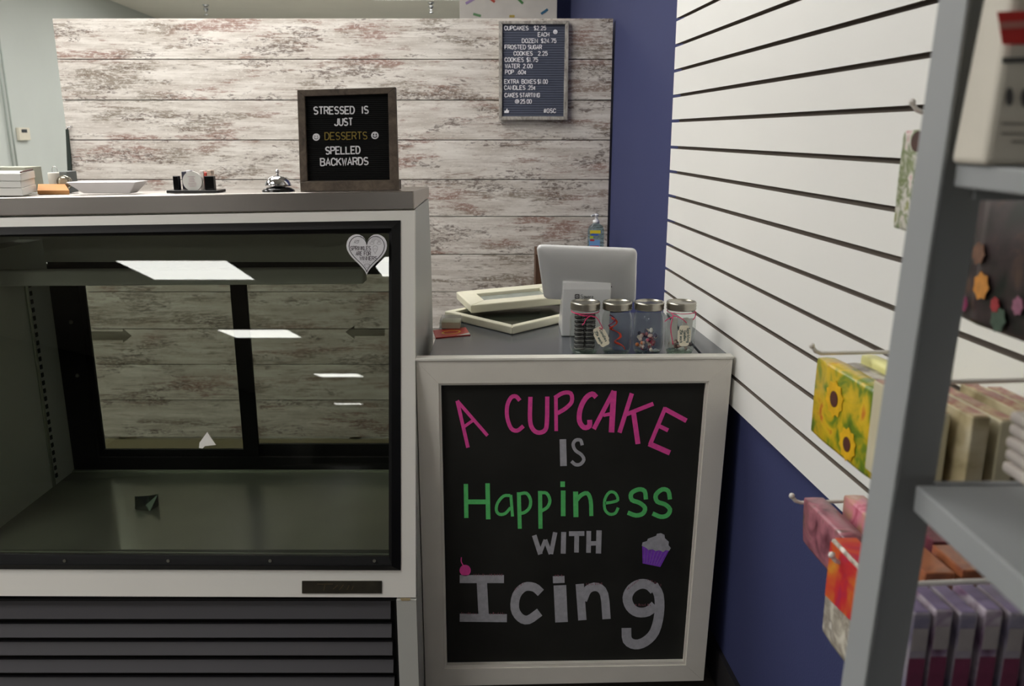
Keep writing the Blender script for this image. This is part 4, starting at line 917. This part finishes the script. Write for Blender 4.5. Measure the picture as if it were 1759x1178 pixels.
# dark cloth hanging at the partition's end
pa = [U(x, y, YP - .012) for x, y in ((112.5, 222), (116, 222), (121, 268), (124.5, 325), (126, 400), (119, 400), (116, 300))]
ap = thing('hanging_strap', pa[0], 'thin dark green strap hanging down the left edge of the plank partition', 'strap')
part('strap', MB().slab(pa, (0, .008, 0)), mat('dark_green_fabric', (34, 44, 38), .8), ap)
part('hook', MB().tube([pa[0] + Vector((.004, .004, -.002)), pa[0] + Vector((.012, -.002, .008)), pa[0] + Vector((.024, .0105, .012))], .003, 6), M_CHROME, ap)

# ------------------------------------------------------------------ menu letter board on the partition
YM = YP - .0035
mn = thing('menu_board', U(917, 205, YM), 'slate price list letter board in a weathered frame hung on the planks', 'menu board')
kk = 1/6.364; MMp = lambda x, y, o=.020: U(850 + x*kk, 30 + y*kk, YM - o)
mo = [MMp(42, 38), MMp(812, 32), MMp(797, 1122), MMp(45, 1124)]; mi_ = [MMp(84, 72), MMp(770, 74), MMp(752, 1082), MMp(80, 1082)]
for i in range(4): part('frame_rail', MB().slab([mo[i], mo[(i + 1) % 4], mi_[(i + 1) % 4], mi_[i]], (0, .018, 0)), M_GREYW, mn, bevel=.002)
part('felt_panel', MB().slab([MMp(78, 66, .012), MMp(776, 66, .012), MMp(760, 1090, .012), MMp(74, 1090, .012)], (0, .008, 0)), M_FELTG, mn)
ml = lambda x, y: MMp(x, y, .0122)
rows_ = [[('CUPCAKES', 106, 366), ('$2.25', 428, 558), 138], [('EACH', 473, 592), 208], [('DOZEN', 298, 467), ('$24.75', 506, 670), 277], [('FROSTED', 110, 337), ('SUGAR', 363, 512), 346],
         [('COOKIES', 208, 412), ('2.25', 474, 575), 415], [('COOKIES', 110, 315), ('$1.75', 348, 470), 484], [('WATER', 114, 272), ('2.00', 310, 410), 553], [('POP', 115, 207), ('.60¢', 236, 345), 619],
         [('EXTRA', 105, 262), ('BOXES', 294, 450), ('$1.00', 468, 576), 723], [('CANDLES', 105, 332), ('.25¢', 353, 445), 789], [('CAKES', 109, 252), ('STARTING', 274, 490), 871], [('@', 224, 262), ('25.00', 280, 400), 940], [('#GSC', 534, 666), 1042]]
for r_ in rows_:
    mb = MB()
    for s_, a, b in r_[:-1]: write(mb, s_, (a, r_[-1]), (b, r_[-1]), 44, 7.0, ml, (0, -.0015, 0))
    part('letter_row', mb, M_LETW, mn, 'row of white letters: ' + ' '.join(x[0] for x in r_[:-1]), stuff=True)
smiley(mn, 661, 157, 24, ml, False)
part('thumb_symbol', MB().slab([ml(*p_) for p_ in ((104, 1020), (122, 1018), (130, 996), (140, 998), (137, 1014), (155, 1016), (152, 1044), (104, 1044))], (0, -.0015, 0)), M_LETW, mn, 'white thumbs up symbol')

# sanitizer bottle on a brown stand near the partition
xs_ = U(920.5, 440, 3.3).x
sd = thing('wooden_stand', (.25, 3.42, 0), 'tall dark brown wooden stand behind the register against the partition', 'stand')
zsd = U(960, 437, 3.3).z
part('side_board', MB().box((xs_, 3.3, 0), (xs_ + .025, 3.55, zsd)), M_BROWN, sd); part('side_board', MB().box((.36, 3.3, 0), (.385, 3.55, zsd)), M_BROWN, sd)
part('top_board', MB().box((xs_ + .0255, 3.3, zsd - .02), (.3595, 3.55, zsd)), M_BROWN, sd); part('shelf_board', MB().box((xs_ + .0255, 3.31, .4), (.3595, 3.55, .42)), M_BROWN, sd)
part('back_board', MB().box((xs_ + .0255, 3.54, .02), (.3595, 3.55, zsd - .021)), M_BROWN, sd)
bx = U(1023.5, 400, 3.4).x
sb = thing('sanitizer_bottle', (bx, 3.4, zsd), 'clear pump bottle of hand sanitizer with a bright label behind the register', 'bottle')
c = (bx, 3.4, zsd + .0005)
bf = MB().lathe([(.031, 0), (.033, .01), (.033, .085), (.028, .10), (.012, .112), (.011, .118)], c, 24)
for v in bf.v: v.y = 3.4 + (v.y - 3.4)*.6
part('bottle_body', bf, glass_mat('gel_plastic', (.70, .84, .90), 1.35), sb)
part('pump', MB().lathe([(.013, .112), (.013, .124), (.006, .127), (.005, .14), (.009, .141), (.009, .148), (.004, .15)], c, 16).tube([(bx, 3.4, zsd + .146), (bx - .018, 3.39, zsd + .145), (bx - .021, 3.388, zsd + .141)], .0035), mat('pump_white', (236, 236, 238), .3), sb)
lbm = lambda x, y: U(x, y, 3.378)
lbp = part('label', MB().slab([lbm(1012, 412), lbm(1030.5, 412), lbm(1030.5, 445), lbm(1012, 445)], (0, .0005, 0)), mat('label_blue', (120, 168, 222), .4), sb, 'blue front label')
for nm, q_, col in (('yellow_band', (1013.5, 395.5, 1031.5, 401), (236, 212, 50)), ('blue_band', (1016, 401.5, 1028, 404.5), (60, 96, 190)), ('green_patch', (1013.5, 405.5, 1019, 409.5), (196, 212, 60)), ('red_patch', (1013.5, 411, 1021, 414), (196, 50, 60)), ('red_line', (1013, 422, 1029, 424.5), (196, 60, 70))):
    part(nm, MB().slab([U(q_[0], q_[1], 3.3775), U(q_[2], q_[1], 3.3775), U(q_[2], q_[3], 3.3775), U(q_[0], q_[3], 3.3775)], (0, .0004, 0)), mat('lab_%s' % nm, col, .4), sb)

# ------------------------------------------------------------------ grey metal shelving in the right foreground
sh = thing('shelving_unit', (.44, .38, .9), 'grey metal shelving unit close at the right edge of the picture', 'shelving')
pt, pb = U(1661, 0, .6), U(1484, 1178, .6)
kx_ = (pt.x - pb.x)/(pt.z - pb.z); px_ = lambda z: pb.x + kx_*(z - pb.z)
def post(y, dxo):
    # folded angle upright: outer leaf facing the aisle, far leaf turned in behind it
    z0, z1 = 0.0, 2.1; q = lambda z, u, v: (px_(z) + dxo + u, y + v, z); Lf = [(0, 0), (.003, 0), (.003, .0375), (.052, .0375), (.052, .0405), (0, .0405)]
    part('post', MB().hexa([q(z0, u, v) for u, v in Lf], [q(z1, u, v) for u, v in Lf]), M_POST, sh, bevel=.0008)
post(.6, 0); post(.6, .245)
zb1 = H - .262
def shelf(z, th):
    part('shelf_board', MB().box((.31, -.30, z - th), (.605, .598, z)), M_POST, sh, bevel=.0015)
    part('shelf_lip', MB().box((.3275, .6, z - .025), (.58, .606, z)), M_POST, sh)
shelf(zb1, .0215); shelf(1.399, .0155); shelf(.55, .02); shelf(1.75, .02)

# ------------------------------------------------------------------ pegs and napkin packs on the slatwall
def peg(Y, Zp, length, label):
    x1_ = slat_x(Y) - .001
    t = thing('peg_hook', (x1_, Y, Zp), label, 'hook', 'white wire pegs on the slatted panel')
    e = Vector((-1, -.0775, 0)).normalized()
    b = Vector((x1_, Y, Zp))
    part('wire', MB().tube([b, b + e*length*.5, b + e*(length - .014), b + e*(length - .006) + Vector((0, 0, .003)), b + e*length + Vector((0, 0, .010))], .0028, 8).sphere(b + e*length + Vector((0, 0, .011)), .0042, 8), M_PEG, t)
    part('clip_plate', MB().slab([b + Vector((-.001, -.02, -.028)), b + Vector((-.001, .02, -.028)), b + Vector((-.001, .02, .022)), b + Vector((-.001, -.02, .022))], (-.003, 0, 0)), M_PEG, t)
    return t
def boxpack(x, ya, yb_, z0, z1, th, m, label, grp, patch=None, base=None, top=None):
    e = Vector((-.0775, 1, 0)); L_ = yb_ - ya
    q = lambda u, v, z: Vector((x + u, ya, z)) + e*v
    t = thing('napkin_pack', q(th/2, L_/2, z0), label, 'napkin pack', grp)
    part('wrapped_napkins', MB().hexa([q(0, 0, z0), q(th, 0, z0), q(th, L_, z0), q(0, L_, z0)], [q(0, 0, z1), q(th, 0, z1), q(th, L_, z1), q(0, L_, z1)]), m, t, bevel=.0015)
    h = z1 - z0
    fr = lambda u, f_: q(u*th, -.0003, z0 + h*f_)
    if patch: part('pale_label', MB().slab([fr(.08, .70), fr(.92, .70), fr(.92, .88), fr(.08, .88)], (0, -.0005, 0)), patch, t)
    if base: part('coloured_foot', MB().slab([fr(.04, .20), fr(.96, .20), fr(.96, .64), fr(.04, .64)], (0, -.0004, 0)), base, t)
    if top: part('printed_top', MB().slab([q(.0015, .0015, z1 + .0001), q(th - .0015, .0015, z1 + .0001), q(th - .0015, L_ - .0015, z1 + .0001), q(.0015, L_ - .0015, z1 + .0001)], (0, 0, .0006)), top, t)
    return t
def pack(x, ya, yb_, z0, z1, th, m, label, side=None, grp=None, bulge=.0, cat='napkin pack', taper=0, yaw=True, tabs=True):
    e = Vector((-.0775, 1, 0)) if yaw else Vector((0, 1, 0))
    ym = (ya + yb_)/2; L_ = yb_ - ya
    t = thing('napkin_pack', (x + th/2, ym, z0), label, cat, grp)
    # soft wrapped slab: rounded profile in the x-z section, pinched ends
    vs, fs = [], []; NY, prof = 5, [(0.02, .01), (.12, 0), (.5, -.01), (.88, 0), (.98, .01), (1, .05), (1.02, .5), (1, .95), (.96, 1), (.5, 1.01), (.04, 1), (0, .95), (-.02, .5), (0, .05)]
    n_ = len(prof)
    for j in range(NY + 1):
        f_ = j/NY; pin = .94 if j in (0, NY) else 1.0; yy = -L_/2 + L_*f_
        for u, v in prof:
            uu = .5 + (u - .5)*pin; vv = .5 + (v - .5)*(.97 if j in (0, NY) else 1)
            tz = taper*(1 - vv)
            p_ = Vector((x, ym, 0)) + e*(yy*(1 - tz)) + Vector((uu*th, 0, z0 + vv*(z1 - z0)))
            vs.append(p_)
    for j in range(NY): fs += [(j*n_ + i, j*n_ + (i + 1) % n_, (j + 1)*n_ + (i + 1) % n_, (j + 1)*n_ + i) for i in range(n_)]
    fs += [tuple(range(n_)), tuple(range(NY*n_, (NY + 1)*n_))]
    part('wrapped_napkins', MB().add(vs, fs, True), m, t)
    return t
M_SUN = print_mat('sunflower_leaves', [(60, 96, 30), (116, 140, 30), (206, 176, 30), (226, 190, 40), (206, 110, 34)], 26)
M_ROSE = print_mat('rose_print', [(92, 44, 56), (140, 84, 96), (176, 110, 122), (120, 90, 86)], 30)
M_ROSE2 = print_mat('light_rose_print', [(170, 60, 84), (214, 130, 150), (196, 150, 120), (226, 190, 190)], 24)
M_FLOR = print_mat('red_green_floral', [(190, 60, 80), (228, 222, 214), (110, 128, 66), (226, 222, 214), (150, 156, 90)], 34)
M_GREYP = print_mat('grey_brown_print', [(96, 92, 92), (146, 136, 120), (190, 184, 170), (110, 104, 60)], 36)
M_DARKF = print_mat('dark_floral_print', [(30, 36, 32), (44, 38, 38), (60, 48, 50), (92, 70, 56)], 26)
M_LAV = print_mat('lavender_print', [(96, 86, 104), (128, 122, 144), (160, 152, 160), (110, 92, 102)], 26)
M_MAR = print_mat('maroon_print', [(60, 26, 36), (110, 50, 66), (140, 84, 98)], 26)
M_TANP = print_mat('tan_print', [(120, 104, 70), (184, 170, 134), (206, 196, 168)], 22)
M_ORP = print_mat('red_orange_print', [(176, 40, 90), (206, 40, 50), (216, 110, 40), (226, 170, 60)], 20)
M_CRM = mat('cream_wrap', (204, 196, 166), .4, 0, .08, 20)
M_PALEY = mat('pale_yellow_wrap', (226, 222, 150), .35, 0, .12, 20)

# sunflower pack (flowers as printed discs), and neighbours on the same peg
G1 = 'napkin packs hung on the pegs'
pk1 = pack(.430, .935, 1.122, H - .411, H - .300, .026, M_SUN, 'napkin pack printed with yellow sunflowers hanging on a peg', grp=G1)
def flowers(pk, x, specs):
    for (y, z, r) in specs:
        e = lambda u, v, o: Vector((x - o - .0775*(y - 1.03 + u), y + u, z + v))
        f_ = part('petal_ring', MB().slab([e(r*(1.0 + .22*(i % 2))*math.cos(2*math.pi*i/20), r*(1.0 + .22*(i % 2))*math.sin(2*math.pi*i/20), .0012) for i in range(20)], (-.0005, 0, 0)), mat('petal_yellow', (226, 178, 30), .4, 0, .2, 60), pk)
        part('flower_centre', MB().slab([e(r*.52*math.cos(2*math.pi*i/14), r*.52*math.sin(2*math.pi*i/14), .0019) for i in range(14)], (-.0005, 0, 0)), mat('flower_brown', (84, 46, 36), .5, 0, .2, 80), f_)
flowers(pk1, .4300, [(1.058, H - .341, .021), (1.012, H - .387, .019)])
pack(.462, .905, 1.10, H - .405, H - .302, .022, M_GREYP, 'grey and brown printed napkin pack just behind the sunflower one', grp=G1)
pack(.490, .93, 1.12, H - .400, H - .296, .022, M_PALEY, 'pale yellow wrapped napkin pack nearest the panel behind the sunflowers', grp=G1)
peg(1.115, H - .290, .185, 'white wire peg carrying the sunflower napkin pack')
peg(.975, UP(1545, 172, Vector((0, .93, 0)), Vector((0, 1, 0))).z - .012, .160, 'empty white wire peg near the top of the shelving post')
pkf = pack(.438, .80, .955, H - .106, H + .004, .030, M_FLOR, 'red and green flowered pack half hidden behind the grey post', grp=G1)
peg(.90, H + .008, .13, 'white wire peg carrying the red and green flowered pack')
q = UP(1577, 243, Vector((.4335, .9, 0)), Vector((-1, -.0775, 0)).normalized())
part('flower_centre', MB().slab([q + Vector((-.0775*.013*math.cos(a), .013*math.cos(a), .011*math.sin(a))) for a in [2*math.pi*i/14 for i in range(14)]], (-.0006, 0, 0)), mat('flower_dark', (70, 40, 32), .6, 0, .3, 90), pkf)
# pink packs
pack(.418, .972, 1.10, H - .565, H - .500, .030, M_ROSE, 'dusky pink rose printed pack at the lower left peg', grp=G1, taper=.15)
pack(.470, .965, 1.09, H - .560, H - .492, .030, M_ROSE2, 'light pink rose printed pack beside the dusky pink one', grp=G1, taper=.1)
peg(1.125, H - .514, .190, 'white wire peg above the dusky pink packs')
pack(.392, .80, .930, H - .606, H - .476, .03, print_mat('swirl_paper', [(226, 220, 206), (206, 200, 184), (150, 140, 126), (228, 224, 214)], 40), 'tall ivory pack with a red and orange flower band', grp=G1)
pkb = bpy.data.objects[[o.name for o in bpy.data.objects if o.get('label', '').startswith('tall ivory')][0]]
part('flower_band', MB().slab([(.3960, .803, H - .540), (.3865, .927, H - .552), (.3865, .927, H - .479), (.3960, .803, H - .479)], (-.0008, 0, 0)), M_ORP, pkb, 'red and orange printed band')
part('top_band', MB().slab([(.398, .803, H - .4745), (.424, .803, H - .4745), (.416, .925, H - .4745), (.390, .925, H - .4745)], (0, 0, .0008)), M_ORP, pkb)
peg(.917, H - .494, .229, 'white wire peg through the ivory and red pack')
M_TOPP = print_mat('tan_red_top_print', [(150, 118, 80), (186, 160, 116), (150, 70, 56), (196, 170, 124)], 30)
# cream packs on the middle peg, seen end on
for i, (x, y0_) in enumerate(((.405, .765), (.432, .745), (.459, .745), (.486, .74), (.513, .74))):
    boxpack(x, y0_, y0_ + .115, H - .365, H - .262 + .004*(i % 2), .017, M_CRM if i % 2 == 0 else M_TANP, ['cream napkin pack closest to the grey post', 'tan topped napkin pack second from the grey post', 'cream napkin pack in the middle of the cream row', 'tan napkin pack fourth in the cream row', 'cream napkin pack nearest the slatted panel'][i], 'cream napkin packs above the shelf board', None, None, M_TOPP)
peg(.83, H - .245, .215, 'white wire peg above the cream napkin packs')
# small lavender packs lower right, rust ones and maroon ones behind them
def prow(xs, ya, yb_, z0, z1, th, mats_, names_, grp, patch=None, base=None, top=None):
    for i, x in enumerate(xs): boxpack(x, ya, yb_, z0, z1 + .003*(i % 2), th, mats_[i % len(mats_)], names_[i], grp, patch, base, top)
M_PLUM = print_mat('plum_print', [(70, 30, 50), (128, 104, 130), (186, 176, 186), (96, 56, 84)], 28)
M_RUST = print_mat('rust_print', [(96, 60, 40), (170, 104, 70), (120, 60, 50)], 24)
pos_ = ['first from the post', 'second from the post', 'third from the post', 'fourth from the post', 'fifth from the post', 'sixth from the post']
prow((.371, .391, .414, .437, .460, .483), .690, .742, H - .56, H - .430, .0165, [M_LAV, M_PLUM], [('lavender' if i % 2 == 0 else 'plum') + ' tissue pack in the lower front row, ' + pos_[i] for i in range(6)], 'lavender and plum packs below the shelf board', mat('label_lilac_white', (156, 148, 148), .4, 0, .15, 60), mat('foot_maroon', (110, 40, 70), .4, 0, .3, 60), mat('top_lilac', (128, 116, 146), .25, 0, .2, 40))
prow((.415, .452, .489), .760, .815, H - .56, H - .428, .030, [M_RUST, M_RUST], ['rust brown pack behind the lavender row, ' + pos_[i] for i in range(3)], 'rust packs below the shelf board')
prow((.468, .505), .85, .955, H - .56, H - .440, .030, [M_MAR, M_MAR], ['maroon pack at the back below the shelf board, ' + ('left one', 'right one')[i] for i in range(2)], 'maroon packs below the shelf board')
peg(.735, H - .415, .26, 'white wire peg above the lavender packs')
# dark floral pack below the upper board
pkd = pack(.440, .60 + .045, .80, 1.244, 1.375, .05, M_DARKF, 'dark floral bag with small orange and pink flowers under the upper board', cat='gift bag')
for (y, z, r, col) in ((.765, 1.283, .011, (190, 128, 56)), (.742, 1.270, .006, (150, 44, 50)), (.788, 1.262, .007, (130, 40, 84)), (.775, 1.312, .009, (112, 80, 62)), (.735, 1.258, .010, (66, 84, 70)), (.712, 1.275, .007, (140, 90, 110))):
    part('printed_flower', MB().slab([Vector((.4375 - .0775*(y - .72), y + r*(1 + .25*(i % 2))*math.cos(2*math.pi*i/14), z + r*(1 + .25*(i % 2))*math.sin(2*math.pi*i/14))) for i in range(14)], (-.0006, 0, 0)), mat('fl_%d_%d_%d' % col, col, .5, 0, .25, 150), pkd)
# white and red bag on the upper board
Ya = .552
xl_, xr_ = U(1699, 280, Ya).x, .43
bg = thing('paper_bag', ((xl_ + xr_)/2, .57, 1.3995), 'white packet with a red top and dark print on the upper shelf board', 'packet')
zb0 = 1.3998; zb1_ = zb0 + .135
part('packet_body', MB().hexa([(xl_ - .003, Ya, zb0), (xr_, Ya, zb0), (xr_, .596, zb0), (xl_ - .003, .596, zb0)], [(xl_ + .004, Ya + .004, zb1_), (xr_, Ya + .004, zb1_), (xr_, .59, zb1_), (xl_ + .004, .59, zb1_)]), mat('kraft_white', (206, 200, 186), .6, 0, .05, 20), bg, bevel=.004)
bm = lambda x, y: U(x, y, Ya - .0005)
part('red_band', MB().slab([bm(1713, 20), bm(1790, 18), bm(1790, 76), bm(1722, 76)], (0, .0004, 0)), mat('bag_red', (196, 28, 22), .5), bg, 'red printed band')
part('white_line', MB().slab([U(x, y, Ya - .0011) for x, y in ((1716, 38), (1790, 34), (1790, 46), (1717, 50))], (0, .0004, 0)), mat('bag_pinkish', (190, 120, 110), .5), bg)
part('dark_band', MB().slab([bm(1722, 99), bm(1790, 97), bm(1790, 107), bm(1722, 109)], (0, .0004, 0)), mat('bag_charcoal', (74, 72, 70), .5), bg)
for cx_, cy_ in ((1734, 166), (1760, 168)): part('print_mark', MB().disc((cx_, cy_), 6.5, bm, (0, -.0004, 0), 14, 16), mat('bag_charcoal', (74, 72, 70), .5), bg)
mb = MB()
for y_, x0_, x1_ in ((212, 1722, 1780), (229, 1720, 1780), (243, 1738, 1780)): mb.ribbon([(x0_, y_), (x1_, y_ + 1)], 4, bm, (0, -.0004, 0))
part('print_line', mb, mat('bag_taupe', (138, 132, 122), .6), bg, stuff=True)
# white folded stack on the middle board
q = UZ(1765, 855, zb1) + Vector((.008, 0, 0))
fc = thing('folded_cloth', (q.x + .035, q.y + .025, zb1), 'folded white cloth in layers on the middle shelf board at the picture edge', 'cloth')
for i in range(5):
    a = .001*(i % 2); z_ = zb1 + .0006 + i*.0105
    part('fold', MB().box((q.x + a, q.y, z_), (q.x + .07, q.y + .05, z_ + .009)), mat('white_cotton', (222, 212, 204), .8), fc, bevel=.003)
